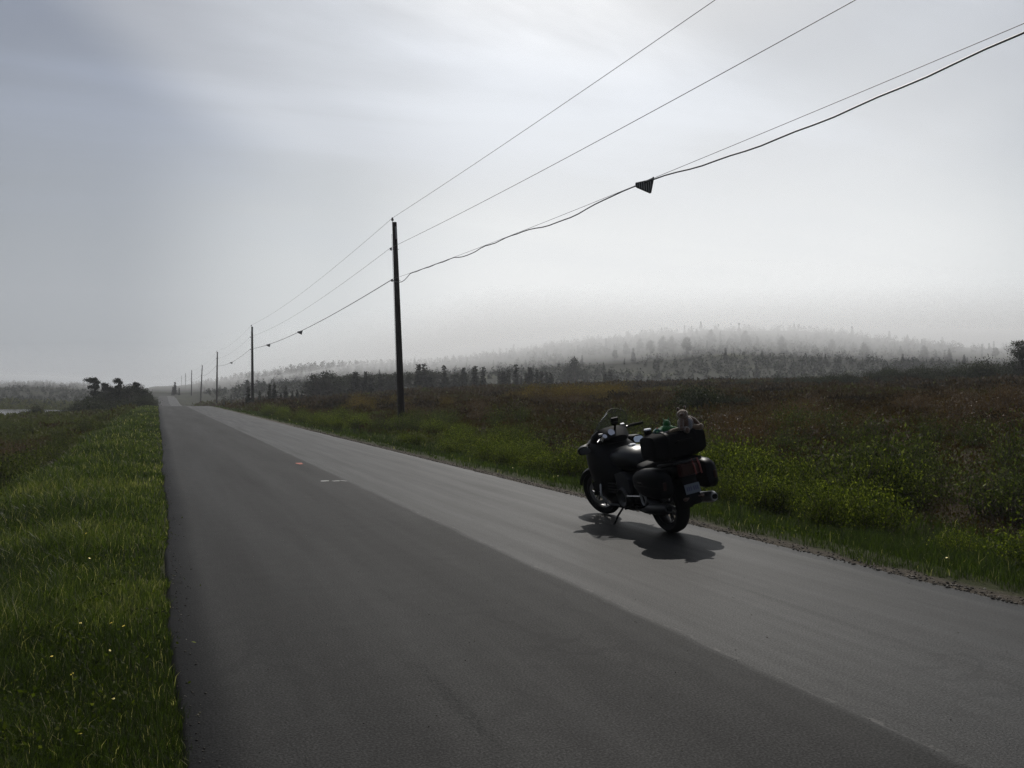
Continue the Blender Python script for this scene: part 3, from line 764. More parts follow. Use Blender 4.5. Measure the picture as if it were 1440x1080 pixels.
# treeline on the right behind the heath
for px_, D, h, w in [(443, 150, 4.6, 1.1), (462, 152, 4.9, 1.2), (478, 155, 4.0, 1.0), (494, 158, 4.5, 1.1), (508, 160, 3.9, 1.0), (520, 156, 4.2, 1.0), (543, 160, 4.0, 1.1), (575, 165, 4.1, 1.1), (600, 165, 4.3, 1.2), (640, 168, 3.6, 1.1), (668, 172, 3.2, 1.1), (452, 158, 4.0, 1.2), (485, 162, 4.1, 1.2), (530, 166, 4.0, 1.3), (556, 162, 4.0, 1.2), (588, 170, 4.0, 1.2), (615, 172, 4.0, 1.2), (470, 165, 4.0, 1.2), (745, 175, 3.0, 1.1), (655, 176, 3.6, 1.2)]:
    tree(BR, 'leafy_tree', px_, D, h*1.08, 'bushy leaf tree in the dark thicket behind the heath, around the nearest pole', 'bushy trees in the thicket behind the heath', None, 'tree', w, .5)
for px_, D, h in [(434, 148, 2.6), (501, 152, 4.0), (512, 153, 4.2), (525, 152, 4.3), (537, 154, 4.6), (548, 155, 3.7), (566, 158, 4.0), (590, 158, 4.6), (594, 161, 5.0), (608, 160, 4.2), (627, 160, 4.8), (636, 163, 4.2), (648, 160, 4.7), (651, 164, 4.4), (669, 162, 4.6), (678, 166, 4.3), (706, 160, 4.8), (718, 165, 4.2), (713, 163, 3.8), (727, 160, 4.3), (744, 162, 4.4), (758, 161, 5.4), (764, 163, 4.4), (777, 162, 4.6), (771, 165, 3.9), (700, 163, 3.6), (735, 164, 3.6), (850, 185, 5.0), (857, 187, 3.9), (865, 185, 3.6)]:
    tree(SP, 'spruce', px_+random.uniform(-3, 3), D, h*random.uniform(.72, 1.3), 'small dark spruce in the treeline behind the heath' if px_ < 700 else 'small dark spruce right of the thicket, in the gap before the foggy hill', 'small spruces in the treeline' if px_ < 700 else 'small spruces right of the thicket', None, 'spruce', random.uniform(.8, 1.5), .3)
# small spruces along the far side of the road
for px_, D, h in [(349, 116, 3.0), (356, 112, 2.2), (365, 130, 2.5), (374, 135, 1.8), (379, 128, 3.2), (386, 130, 3.3), (402, 132, 2.9), (411, 128, 1.9), (418, 133, 2.2), (424, 130, 1.8), (325, 150, 2.4), (315, 155, 1.9), (370, 140, 1.7), (395, 140, 2.0)]:
    tree(SP, 'spruce', px_, D, h, 'dark spruce growing against the second utility pole' if px_ < 360 and px_ > 340 else 'little dark spruce on the open heath between second pole and thicket', 'small spruces against the second pole' if 340 < px_ < 360 else 'little spruces right of the second pole', None, 'spruce', .85, .1)
for px_, D, h in [(246, 330, 5.2), (243, 335, 3.5), (252, 340, 3.2)]:
    tree(SP, 'spruce', px_, D, h, 'hazy spruce beside the far bend of the road', 'hazy spruces by the far bend', None, 'spruce', 1, .1)
# faded larger trees at the foot of the hill
for px_, D, h, i in [(808, 255, 9.5, 1), (796, 262, 6.5, 0), (822, 268, 6, 2), (865, 285, 6, 3), (915, 290, 8.5, 3), (932, 295, 9, 0), (945, 300, 8, 1), (966, 282, 10, 3), (880, 300, 7, 2), (900, 305, 7, 0), (1000, 310, 8, 1), (1048, 312, 8, 0), (1100, 300, 8, 1), (1170, 310, 7, 0), (1215, 300, 8, 1), (1300, 300, 7, 0), (1400, 300, 7, 3)]:
    tree(BR, 'misty_tree', px_, D+(0 if px_ < 830 else 45), h*(.95 if px_ < 830 else .85), 'grey leaf tree fading into the fog at the foot of the hill', 'leaf trees in the fog at the foot of the hill', i, 'tree', .62, 1.2)
tree([broad_proto(130, 4, 2.7, .08, 85, 75, .15)], 'leafy_tree', 1437, 84, 4.0, 'dark ragged leaf tree on the ridge at the right edge of the photo', None, 0, 'tree', 1.0, .1)
# spruces on the hill
n_h = 0
while n_h < 190:
    px_ = random.uniform(330, 1520); D = 265+170*random.random()**.7
    h = 2.0+2.6*random.random()**2
    if random.random() < .3: h *= 1.25
    tree(SP, 'hill_spruce', px_, D, h, 'grey spruce fading into the fog on the hillside', 'fogged spruces on the hillside', None, 'spruce', random.uniform(.8, 1.15), .3); n_h += 1

def far_forest():
    n = 8500; px_ = rng.uniform(-250, 1700, n); D = 200+270*rng.random(n)**.8
    X = (px_-720)/1190*D; x = X*math.cos(YAW)+D*math.sin(YAW); y = D*math.cos(YAW)-X*math.sin(YAW)
    k = (np.abs(x-3) > 14) & ~((px_ > 330) & (D < 262)); x, y = x[k], y[k]; px_ = px_[k]
    z = height(x, y); h = rng.uniform(1.3, 3.6, len(x))*np.where(px_ < 330, .6, 1.)*np.where(vnoise(x, y, 30, 75) < .3, .25, 1.)
    per = 34; X = np.repeat(x, per); Y = np.repeat(y, per); Z = np.repeat(z, per); Hh = np.repeat(h, per); n = len(X)
    t = rng.random(n)**1.3; a = rng.uniform(0, 6.28, n); r = Hh*.42*(1-t**2)*np.sqrt(rng.random(n))
    P = np.column_stack([X+r*np.cos(a), Y+r*np.sin(a), Z+Hh*t*.95])
    V, Q = leaf_cloud(P, Hh*.27*rng.uniform(.6, 1.2, n)*(1.2-t*.6), .3, .7)
    me = np_mesh('far_forest', V, Q, 4, rng.random(n)); o = link('far_forest', me, M['needles'])
    tag(o, 'distant wooded slope fading into the fog', 'forest', kind='stuff')
far_forest()

# ------------------------------------------------------------------ generic modelling helpers
def bm_obj(name, bm, m, parent=None, smooth=True, bevel=0, sub=0, split=True):
    bmesh.ops.recalc_face_normals(bm, faces=bm.faces)
    if bevel: bmesh.ops.bevel(bm, geom=[e for e in bm.edges], offset=bevel, segments=2, affect='EDGES', clamp_overlap=True)
    me = bpy.data.meshes.new(name); bm.to_mesh(me); bm.free()
    if smooth:
        for p in me.polygons: p.use_smooth = True
        if split: me.set_sharp_from_angle(angle=R(38))
    o = link(name, me, m, parent)
    if sub:
        md = o.modifiers.new('s', 'SUBSURF'); md.levels = sub; md.render_levels = sub
    return o
def box(bm, c, s, rot=None):
    m_ = Matrix.Translation(c) @ (rot.to_4x4() if rot else Matrix.Identity(4)) @ Matrix.Diagonal((*s, 1))
    return bmesh.ops.create_cube(bm, size=1, matrix=m_)['verts']
def tube(bm, pts, rad, sides=10, cap=True):
    pts = [Vector(p) for p in pts]
    if not hasattr(rad, '__len__'): rad = [rad]*len(pts)
    rings = []; u = None
    for i, p in enumerate(pts):
        d = (pts[min(i+1, len(pts)-1)]-pts[max(i-1, 0)]).normalized()
        if u is None: u = d.orthogonal().normalized()
        else: u = (u-d*u.dot(d)).normalized()
        v = d.cross(u)
        rings.append([bm.verts.new(p+(u*math.cos(2*math.pi*k/sides)+v*math.sin(2*math.pi*k/sides))*rad[i]) for k in range(sides)])
    for a, b in zip(rings, rings[1:]):
        for k in range(sides): bm.faces.new((a[k], a[(k+1) % sides], b[(k+1) % sides], b[k]))
    if cap: bm.faces.new(rings[0][::-1]); bm.faces.new(rings[-1])
def lathe_x(bm, prof, c, n=40, closed=True):
    """profile of (x offset, radius) turned round the X axis through c"""
    rings = []
    for xo, r in prof:
        rings.append([bm.verts.new((c[0]+xo, c[1]+r*math.cos(2*math.pi*k/n), c[2]+r*math.sin(2*math.pi*k/n))) for k in range(n)])
    prs = list(zip(rings, rings[1:]+([rings[0]] if closed else [])))
    if not closed: prs = prs[:len(rings)-1]
    for a, b in prs:
        for k in range(n): bm.faces.new((a[k], a[(k+1) % n], b[(k+1) % n], b[k]))
def loft(bm, rings, cap=True):
    R_ = [[bm.verts.new(p) for p in r] for r in rings]
    n = len(R_[0])
    for a, b in zip(R_, R_[1:]):
        for k in range(n): bm.faces.new((a[k], a[(k+1) % n], b[(k+1) % n], b[k]))
    if cap: bm.faces.new(R_[0][::-1]); bm.faces.new(R_[-1])
def sup(cx, y, cz, hw, hh, e=2.6, n=20, shear=0):
    """superellipse ring in the XZ plane at y"""
    out = []
    for k in range(n):
        a = 2*math.pi*k/n; c, s = math.cos(a), math.sin(a)
        xx = math.copysign(abs(c)**(2/e), c)*hw; zz = math.copysign(abs(s)**(2/e), s)*hh
        out.append((cx+xx, y+shear*zz, cz+zz))
    return out
def ellipsoid(bm, c, r, seg=16, rot=None):
    m_ = Matrix.Translation(c) @ (rot.to_4x4() if rot else Matrix.Identity(4)) @ Matrix.Diagonal((*r, 1))
    bmesh.ops.create_uvsphere(bm, u_segments=seg, v_segments=seg//2+2, radius=1, matrix=m_)

# ------------------------------------------------------------------ utility poles and wires
m_pole = mat('pole_wood', rough=.9, spec=.2); g = G(m_pole)
pv = g.pos((9, 9, .35), obj=True); g.l(g.ramp(g.noise(3, 6, .65, pv), [(.3, (.010, .0075, .0065)), (.55, (.021, .0155, .0125)), (.75, (.040, .030, .025))]), g.b.inputs['Base Color']); g.bump(g.noise(5, 6, .7, pv), .6, .02)
m_steel = mat('galvanised_steel', (.22, .22, .23), .45, .8); m_ins = mat('insulator_glaze', (.05, .045, .05), .2, spec=.6)
m_wire = mat('wire', (.035, .035, .038), .6); m_cable = mat('cable_sheath', (.012, .012, .013), .55)
POLE_X = 11.68; PH = 10.45
def make_pole():
    r = empty('utility_pole')
    bm = bmesh.new(); tube(bm, [(0, 0, -.6), (0, 0, 2.5), (0, 0, 6), (0, 0, PH)], [.185, .17, .148, .118], 18); bm_obj('pole_shaft', bm, m_pole, r)
    bm = bmesh.new(); tube(bm, [(-.10, 0, PH-.35), (-.10, 0, PH+.10)], .018, 8); bm_obj('top_pin', bm, m_steel, r)
    bm = bmesh.new(); tube(bm, [(-.10, 0, PH+.08), (-.10, 0, PH+.11), (-.10, 0, PH+.14), (-.10, 0, PH+.17), (-.10, 0, PH+.20), (-.10, 0, PH+.25)], [.045, .085, .05, .075, .045, .03], 14); bm_obj('insulator', bm, m_ins, r)
    for z in (9.05, 7.42):
        bm = bmesh.new(); tube(bm, [(-.26, 0, z), (.20, 0, z)], .014, 8)
        box(bm, (-.21, 0, z), (.012, .10, .16)); bm_obj('through_bolt', bm, m_steel, r)
        bm = bmesh.new(); tube(bm, [(-.255, 0, z-.055), (-.255, 0, z-.02), (-.255, 0, z+.02), (-.255, 0, z+.055)], [.05, .03, .03, .05], 12); bm_obj('spool_insulator', bm, m_ins, r)
    bm = bmesh.new(); tube(bm, [(-.135, .10, PH-.6), (-.15, .105, 6), (-.175, .11, 2), (-.18, .11, 0)], .008, 6); bm_obj('ground_wire', bm, m_wire, r)
    bm = bmesh.new(); tube(bm, [(.02, -.15, PH-.25), (.02, -.155, PH-.9)], .035, 8); bm_obj('strain_bracket', bm, m_steel, r)
    return r
pole0 = make_pole()
spans = 75.0
PY = [42.74+spans*k for k in range(-1, 7)]
leans = [0, -2.2, -.6, .5, 2.6, .4, .2, .3]
PTOP = {}
hpole = {}
plabels = ['utility pole behind the camera, out of view', 'nearest and tallest brown wooden utility pole beside the roadside shrubs', 'second nearest wooden utility pole with a dark spruce at its foot', 'third nearest wooden utility pole on the heath beside the road',
           'fourth nearest utility pole, noticeably tilted to the right', 'fifth nearest utility pole, small in the haze', 'sixth nearest utility pole, small in the haze', 'farthest and faintest utility pole beside the far bend']
for k, y in enumerate(PY):
    x = POLE_X
    z = float(height(x, y)) if k > 1 else -.05
    zt = [0, 0, 0, 0, -.6, -.2, .3, .6][k]
    if k == 0: PTOP[k] = Matrix.Translation((x, y, 0)); continue
    o = pole0 if k == 1 else copy_tree(pole0)
    # lean: top shifts along the across-view direction
    ax = Vector((math.sin(YAW), math.cos(YAW), 0))
    o.rotation_mode = 'XYZ'
    rotm = Matrix.Rotation(R(leans[k]), 3, ax)
    o.rotation_euler = rotm.to_euler(); o.location = (x, y, zt)
    tag(o, plabels[k], 'utility pole', 'utility poles along the right side of the road')
    PTOP[k] = Matrix.Translation((x, y, zt)) @ rotm.to_4x4()
bpy.context.view_layer.update()

def wire_run(name, local, sags, rad, m, label, cat='power line', extra=None, fn=None, n=48):
    bm = bmesh.new(); 
    pts = []
    for k in range(0, len(PY)-1):
        a = PTOP[k] @ Vector(local); b = PTOP[k+1] @ Vector(local)
        for i in range(n+ (1 if k == len(PY)-2 else 0)):
            t = i/n; p = a.lerp(b, t); p.z -= sags[k]*4*t*(1-t)
            if fn: p.z -= fn(k, t)
            pts.append(p)
    tube(bm, pts, rad, 6); o = bm_obj(name, bm, m, None, split=False); tag(o, label, cat); return o
wire_run('power_line', (-.10, 0, PH+.22), [.44, .55]+[.7]*6, .0085, m_wire, 'topmost thin electric wire running over the pole tops')
wire_run('power_line', (-.27, 0, 9.10), [.68, .62]+[.7]*6, .0085, m_wire, 'middle thin electric wire clamped below the pole tops')
wire_run('support_wire', (-.27, 0, 7.46), [.68, .60]+[.7]*6, .006, m_wire, 'thin steel strand above the black telephone cable', 'support wire')
LASH = [(0, .0), (.046, .30), (.115, .0), (.19, .0), (.245, .0)]
def cable_drop(k, t):
    # distance of the cable below its strand, as a function of metres from the nearest pole (span 0 ends at pole 1)
    if k != 0: return .02
    s = (1-t)*spans           # metres back from the near pole towards the camera
    loops = [(0.0, 3.6, .27), (10.0, 13.2, .11), (13.2, 15.2, .03), (17.0, 22.8, .15), (25.2, 37.5, .22)]
    d = .022
    for a, b, h in loops:
        if a < s < b:
            u = (s-a)/(b-a); 
            if a == 25.2: u = u**.75
            d += h*math.sin(math.pi*u)**1.2
    d += .012*math.sin(s*3.1)
    return d
wire_run('telephone_cable', (-.27, 0, 7.46), [.68, .60]+[.7]*6, .017, m_cable, 'thick black telephone cable sagging in loops under its strand', 'cable', fn=cable_drop, n=150)

m_mark = mat('marker_stripes', rough=.6); g = G(m_mark)
wv = g.n('ShaderNodeTexWave'); wv.wave_type = 'BANDS'; wv.bands_direction = 'X'; wv.inputs['Scale'].default_value = 5.6; wv.inputs['Distortion'].default_value = .4
g.l(g.pos((1, 1, 1), obj=True), wv.inputs['Vector']); g.l(g.ramp(wv.outputs[0], [(.55, .008), (.75, .30)]), g.b.inputs['Base Color'])
m_markf = mat('marker_frame', (.010, .010, .012), .6)
def make_marker():
    r = empty('cable_marker')
    # triangular striped pennant-shaped case clipped under the cable
    out = [(-.22, .0), (-.215, -.085), (.12, -.275), (.215, .085), (.07, .035)]
    bm = bmesh.new()
    loft(bm, [[(a, -.018, b) for a, b in out], [(a, .018, b) for a, b in out]]); bm_obj('striped_panel', bm, m_mark, r, smooth=False)
    bm = bmesh.new(); e = out+[out[0]]
    for a, b in zip(e, e[1:]): tube(bm, [(a[0], 0, a[1]), (b[0], 0, b[1])], .022, 6)
    bm_obj('rim', bm, m_markf, r)
    bm = bmesh.new(); box(bm, (-.215, 0, -.035), (.03, .06, .11)); box(bm, (.215, 0, .09), (.035, .05, .05)); bm_obj('cable_clip', bm, m_markf, r, bevel=.004)
    return r
def on_cable(y):
    k = max(0, min(len(PY)-2, int((y-PY[0])//spans))); t = (y-PY[k])/spans
    a = PTOP[k] @ Vector((-.27, 0, 7.46)); b = PTOP[k+1] @ Vector((-.27, 0, 7.46)); p = a.lerp(b, t)
    p.z -= (.68, .60, .7, .7, .7, .7, .7)[k]*4*t*(1-t)+.02; return p
mk0 = make_marker()
for i, (y, s, lab) in enumerate([(18.15, 1.0, 'large triangular black and white striped marker hanging on the near cable'), (73.9, .95, 'small dark triangular marker on the cable midway to the second pole'), (97.0, .95, 'small dark triangular marker on the cable close to the second pole'), (150.0, .95, 'tiny dark marker on the cable beyond the second pole')]):
    o = mk0 if i == 0 else copy_tree(mk0)
    o.location = on_cable(y); o.scale = (s,)*3
    o.rotation_euler = (0, R(-4), -YAW-R(9) if i == 0 else -YAW+R(10))
    tag(o, lab, 'cable marker', 'triangular markers on the telephone cable')

# ------------------------------------------------------------------ motorcycle
m_paint = mat('bike_paint', (.0018, .0021, .0028), .42, 0, spec=.08); m_blk = mat('black_plastic', (.002, .002, .0024), .6, spec=.10)
m_tank = mat('tank_paint', (.0045, .005, .0055), .34, 0, spec=.3)
m_rub = mat('tyre_rubber', (.006, .006, .006), .8, spec=.2); m_rim = mat('dark_alloy', (.045, .045, .047), .4, .7)
m_chr = mat('chrome', (.55, .55, .56), .18, 1); m_alu = mat('satin_alloy', (.30, .30, .31), .38, .9)
m_seat = mat('seat_vinyl', (.003, .003, .003), .75, spec=.15); m_eng = mat('engine_cases', (.009, .0095, .010), .5, .3)
m_mir = mat('mirror_glass', (.62, .68, .80), .06, 1); m_red = mat('tail_red', (.025, .003, .003), .3)
m_plate = mat('plate_white', (.12, .135, .16), .5); m_char = mat('plate_ink', (.05, .06, .12), .6)
m_scr = mat('screen_acrylic', (.30, .31, .32), .22, spec=.6); g = G(m_scr); _t = g.n('ShaderNodeBsdfTransparent'); _t.inputs[0].default_value = (.86, .87, .88, 1)
_m = g.n('ShaderNodeMixShader'); _fr = g.n('ShaderNodeLayerWeight'); _fr.inputs[0].default_value = .35; g.l(g.math('MULTIPLY_ADD', _fr.outputs['Facing'], .30, .09), _m.inputs[0])
g.l(_t.outputs[0], _m.inputs[1]); g.l(g.b.outputs[0], _m.inputs[2]); g.l(_m.outputs[0], g.t.nodes['Material Output'].inputs[0])
m_bag = mat('bag_cordura', (.0035, .0035, .004), .9, spec=.1); g = G(m_bag); g.bump(g.noise(90, 3, .6, g.pos(obj=True)), .4, .004)

BIKE = empty('motorcycle', (5.32, 8.05, -.003), (0, R(-10), R(.74)))
tag(BIKE, 'dark touring motorcycle with panniers parked on its side stand at the right road edge', 'motorcycle')
steer_o = Vector((0, 1.18, .98)); steer_ax = Vector((0, -.43, .90)).normalized()
ST = Matrix.Translation(steer_o) @ Matrix.Rotation(R(17), 4, steer_ax) @ Matrix.Translation(-steer_o)
STM = ST.copy()
def part(name, bm, m, parent=BIKE, steer=False, **k):
    if steer: bmesh.ops.transform(bm, matrix=STM, verts=bm.verts)
    return bm_obj(name, bm, m, parent, **k)

def wheel(cy_, cz, Rr, w, rimr, steer):
    c = (0, cy_, cz)
    bm = bmesh.new(); h = w/2
    prof = [(-h*.55, rimr-.008), (-h*.8, rimr+.012), (-h, (rimr+Rr)/2), (-h*.92, Rr-.035), (-h*.6, Rr-.010), (0, Rr), (h*.6, Rr-.010), (h*.92, Rr-.035), (h, (rimr+Rr)/2), (h*.8, rimr+.012), (h*.55, rimr-.008)]
    lathe_x(bm, prof, c, 56, closed=True)
    wh = empty('wheel'); wh.parent = BIKE
    part('tyre', bm, m_rub, wh, steer)
    bm = bmesh.new(); lathe_x(bm, [(-h*.62, rimr), (-h*.62, rimr-.022), (-h*.2, rimr-.035), (h*.2, rimr-.035), (h*.62, rimr-.022), (h*.62, rimr)], c, 48, closed=True)
    lathe_x(bm, [(-.045, .012), (-.045, .045), (.045, .045), (.045, .012)], c, 20)
    for k in range(6):
        a = 2*math.pi*k/6+.3
        for s in (-1, 1):
            aa = a+s*.13
            tube(bm, [(0, cy_+.035*math.cos(a), cz+.035*math.sin(a)), (0, cy_+(rimr-.03)*math.cos(aa), cz+(rimr-.03)*math.sin(aa))], [.016, .010], 6)
    part('rim', bm, m_rim, wh, steer)
    for s in ((-1, 1) if cy_ > 1 else (1,)):
        bm = bmesh.new(); x0 = s*.072
        lathe_x(bm, [(x0-.003, .10), (x0-.003, .148), (x0+.003, .148), (x0+.003, .10)], c, 40); 
        for k in range(5):
            a = 2*math.pi*k/5; tube(bm, [(x0, cy_+.04*math.cos(a), cz+.04*math.sin(a)), (x0, cy_+.105*math.cos(a+.3), cz+.105*math.sin(a+.3))], .007, 6)
        part('brake_disc', bm, m_alu, wh, steer)
        bm = bmesh.new(); vs = box(bm, (s*.075, cy_-.10, cz+.11), (.055, .06, .11), Euler((R(35), 0, 0)).to_matrix()); part('brake_caliper', bm, m_eng, wh, steer, bevel=.008)
    return wh
wheel(0, .318, .318, .17, .225, False)
wheel(1.505, .308, .308, .12, .232, True)

# fork legs, axle, fender
for s in (-1, 1):
    bm = bmesh.new(); tube(bm, [(s*.095, 1.525, .30), (s*.095, 1.42, .50), (s*.095, 1.24, .88)], [.028, .030, .022], 12); part('fork_leg', bm, m_eng, BIKE, True)
def arc_ring(cy_, cz, r0, w, t, a):
    y_, z_ = cy_+r0*math.cos(a), cz+r0*math.sin(a); y2, z2 = cy_+(r0+t)*math.cos(a), cz+(r0+t)*math.sin(a)
    ys, zs = cy_+(r0-.05)*math.cos(a), cz+(r0-.05)*math.sin(a)
    return [(-w, ys, zs), (-w*.92, y_, z_), (-w*.55, y2, z2), (0, y2+.006*math.cos(a), z2+.006*math.sin(a)), (w*.55, y2, z2), (w*.92, y_, z_), (w, ys, zs), (w*.9, ys, zs), (w*.6, y_, z_), (0, y_+.0, z_), (-w*.6, y_, z_), (-w*.9, ys, zs)]
bm = bmesh.new(); loft(bm, [arc_ring(1.505, .308, .322, .080, .016, R(a)) for a in range(20, 166, 8)]); part('front_fender', bm, m_paint, BIKE, True)

# main fairing: upper body from dash to nose and side lowers
bm = bmesh.new()
rings = [sup(0, .62, .60, .20, .14, 3, 28), sup(0, .72, .58, .27, .22, 3, 28), sup(0, .86, .60, .31, .33, 3, 28), sup(0, 1.00, .64, .325, .36, 3, 28), sup(0, 1.12, .70, .32, .34, 2.8, 28), sup(0, 1.24, .80, .285, .26, 2.6, 28, -.12), sup(0, 1.36, .87, .225, .18, 2.4, 28, -.2), sup(0, 1.45, .89, .14, .11, 2.2, 28, -.2), sup(0, 1.49, .89, .05, .04, 2, 28, -.2)]
loft(bm, rings); fair = part('fairing', bm, m_paint)
bm = bmesh.new(); loft(bm, [sup(0, .88, 1.02, .12, .04, 2.4, 20), sup(0, .96, 1.04, .19, .08, 2.6, 20), sup(0, 1.06, 1.05, .235, .115, 2.8, 20, -.15), sup(0, 1.18, 1.02, .23, .115, 2.6, 20, -.3), sup(0, 1.29, .98, .17, .08, 2.3, 20, -.4)]); part('instrument_cowl', bm, m_blk)
bm = bmesh.new()
for s in (-1, 1): ellipsoid(bm, (s*.12, 1.42, .90), (.085, .06, .05), 14)
part('headlight', bm, mat('headlight_glass', (.5, .52, .55), .1, spec=.7))
for s in (-1, 1):
    bm = bmesh.new(); box(bm, (s*.318, .99, .50), (.02, .25, .13), Euler((R(-18), 0, 0)).to_matrix()); part('side_vent', bm, m_blk, fair, bevel=.008)
# belly and engine
bm = bmesh.new(); loft(bm, [sup(0, .42, .32, .13, .08, 3, 20), sup(0, .55, .31, .20, .12, 3, 20), sup(0, .85, .34, .24, .14, 3, 20), sup(0, 1.08, .38, .20, .13, 3, 20), sup(0, 1.18, .42, .10, .07, 3, 20)]); part('belly_pan', bm, m_blk)
bm = bmesh.new(); loft(bm, [sup(0, .16, .42, .12, .10, 3, 20), sup(0, .26, .45, .20, .16, 3, 20), sup(0, .62, .48, .25, .20, 3.2, 20), sup(0, .85, .5, .22, .2, 3, 20)])
for s in (-1, 1):
    lathe_x(bm, [(s*.20, .0001), (s*.29, .07), (s*.30, .10), (s*.27, .12), (s*.20, .12)], (0, .50, .40), 28)
    for k in range(4): box(bm, (s*.265, .72, .44+.035*k), (.05, .17, .012))
part('engine', bm, m_eng)
for s in (-1, 1):   # crash bar
    bm = bmesh.new(); tube(bm, [(s*.20, .93, .62), (s*.33, .90, .52), (s*.36, .87, .40), (s*.30, .80, .29), (s*.18, .72, .26)], .013, 8); part('crash_bar', bm, m_alu)
# side panels (lighter) between fairing and pannier
for s in (-1, 1):
    bm = bmesh.new(); o_ = [(.66, .66), (.50, .70), (.36, .62), (.33, .46), (.42, .30), (.55, .28), (.62, .44)]
    loft(bm, [[(s*.225, a, b) for a, b in o_], [(s*.262, a, b) for a, b in o_], [(s*.272, .49+(a-.49)*.8, .48+(b-.48)*.8) for a, b in o_]]); part('side_panel', bm, mat('side_panel_grey', (.012, .013, .015), .5, spec=.2))
# tank and seat
bm = bmesh.new(); loft(bm, [sup(0, .30, .76, .10, .05, 2.3, 24), sup(0, .36, .79, .16, .10, 2.3, 24), sup(0, .47, .81, .205, .135, 2.3, 24), sup(0, .62, .81, .225, .15, 2.4, 24), sup(0, .78, .80, .22, .14, 2.4, 24), sup(0, .92, .78, .18, .11, 2.4, 24)]); tank = part('fuel_tank', bm, m_tank)
bm = bmesh.new(); tube(bm, [(0, .60, .95), (0, .60, .972)], [.05, .045], 20); part('filler_cap', bm, m_chr, tank)
bm = bmesh.new(); loft(bm, [sup(0, .40, .735, .10, .03, 2.6, 20), sup(0, .30, .755, .16, .045, 2.6, 20), sup(0, .12, .755, .19, .05, 2.8, 20), sup(0, -.02, .79, .17, .055, 2.8, 20), sup(0, -.10, .82, .17, .055, 2.8, 20), sup(0, -.34, .83, .165, .055, 2.8, 20), sup(0, -.42, .82, .13, .035, 2.6, 20)]); part('seat', bm, m_seat)
# tail section
bm = bmesh.new(); loft(bm, [sup(0, .36, .62, .17, .08, 3, 20), sup(0, .1, .66, .20, .10, 3, 20), sup(0, -.20, .72, .19, .10, 3, 20), sup(0, -.38, .755, .17, .085, 3, 20), sup(0, -.50, .775, .12, .055, 2.6, 20), sup(0, -.53, .775, .07, .03, 2.4, 20)]); tail = part('tail_cowl', bm, m_paint)
bm = bmesh.new(); loft(bm, [[(a*.9, -.47, b) for a, b in ((-.16, .84), (.16, .84), (.15, .69), (-.15, .69))], [(a, -.535, b) for a, b in ((-.13, .83), (.13, .83), (.12, .71), (-.12, .71))]]); part('tail_light', bm, m_red, tail, bevel=.01)
for x0 in (-.035, .035):
    bm = bmesh.new(); tube(bm, [(x0+.06, -.52, .87), (x0+.065, -.55, .79), (x0+.085, -.54, .70)], .009, 8); part('light_trim', bm, mat('pale_red_trim', (.22, .06, .05), .45), tail)
# grab rail / rack
bm = bmesh.new(); tube(bm, [(-.16, -.15, .80), (-.19, -.30, .825), (-.17, -.48, .85), (0, -.53, .855), (.17, -.48, .85), (.19, -.30, .825), (.16, -.15, .80)], .014, 8); part('grab_rail', bm, m_eng)
bm = bmesh.new(); box(bm, (0, -.33, .868), (.34, .34, .014))
for s in (-1, 1): tube(bm, [(s*.12, -.25, .80), (s*.12, -.3, .865)], .012, 8)
part('luggage_rack', bm, m_blk, bevel=.004)
# rear hugger, plate, indicators
bm = bmesh.new(); loft(bm, [arc_ring(0, .318, .335, .10, .014, R(a)) for a in range(70, 186, 10)]); hug = part('rear_fender', bm, m_blk)
bm = bmesh.new(); loft(bm, [[(s_*w_, y_, z_) for s_, w_ in ((-1, 1), (1, 1))] for y_, z_, w_ in ()] or [sup(0, -.45, .68, .10, .02, 3, 12), sup(0, -.485, .58, .085, .02, 3, 12), sup(0, -.51, .40, .095, .02, 3, 12)]); ph = part('plate_hanger', bm, m_blk)
pr = Euler((R(-12), 0, 0)).to_matrix()
bm = bmesh.new(); box(bm, (0, -.505, .555), (.19, .005, .105), pr); pl = part('licence_plate', bm, m_plate, bevel=.001)
bm = bmesh.new()
for i, (a, b) in enumerate([(-.068, .016), (-.044, .018), (-.020, .016), (.016, .018), (.040, .016), (.064, .018)]):
    v = pr @ Vector((a, -.004, .002)); box(bm, (v.x, -.505+v.y, .555+v.z), (b*.75, .003, .045), pr)
part('plate_characters', bm, m_char, pl, smooth=False)
for s in (-1, 1):
    bm = bmesh.new(); tube(bm, [(s*.06, -.50, .46), (s*.09, -.505, .455)], .01, 8); ellipsoid(bm, (s*.105, -.505, .455), (.028, .02, .02), 12); part('indicator', bm, mat('amber_lens', (.08, .045, .03), .3))
# panniers
def pannier(s):
    root = bmesh.new()
    rings = []
    for y_, cz, hh, hw in [(.13, .635, .04, .04), (.10, .635, .085, .070), (.02, .635, .125, .088), (-.10, .645, .150, .100), (-.24, .650, .162, .104), (-.37, .650, .160, .100), (-.45, .648, .142, .086), (-.485, .645, .10, .055)]:
        rings.append(sup(s*(.245+hw*.55), y_, cz, hw, hh, 3, 24, .12))
    loft(root, rings); p = part('pannier', root, m_paint)
    bm = bmesh.new(); rr = []
    for y_, cz, hh, hw in [(.10, .62, .004, .0725), (.02, .62, .004, .0905), (-.10, .625, .004, .1025), (-.24, .63, .004, .1065), (-.37, .63, .004, .1025), (-.452, .625, .004, .0885)]: rr.append(sup(s*(.245+hw*.55), y_, cz, hw, hh, 4, 16))
    loft(bm, rr); part('lid_seam', bm, m_blk, p)
    bm = bmesh.new(); box(bm, (s*.325, -.485, .64), (.04, .014, .09)); part('reflector', bm, m_red, p, bevel=.005)
    bm = bmesh.new(); box(bm, (s*.448, -.2, .67), (.012, .09, .026)); part('latch', bm, m_blk, p, bevel=.005)
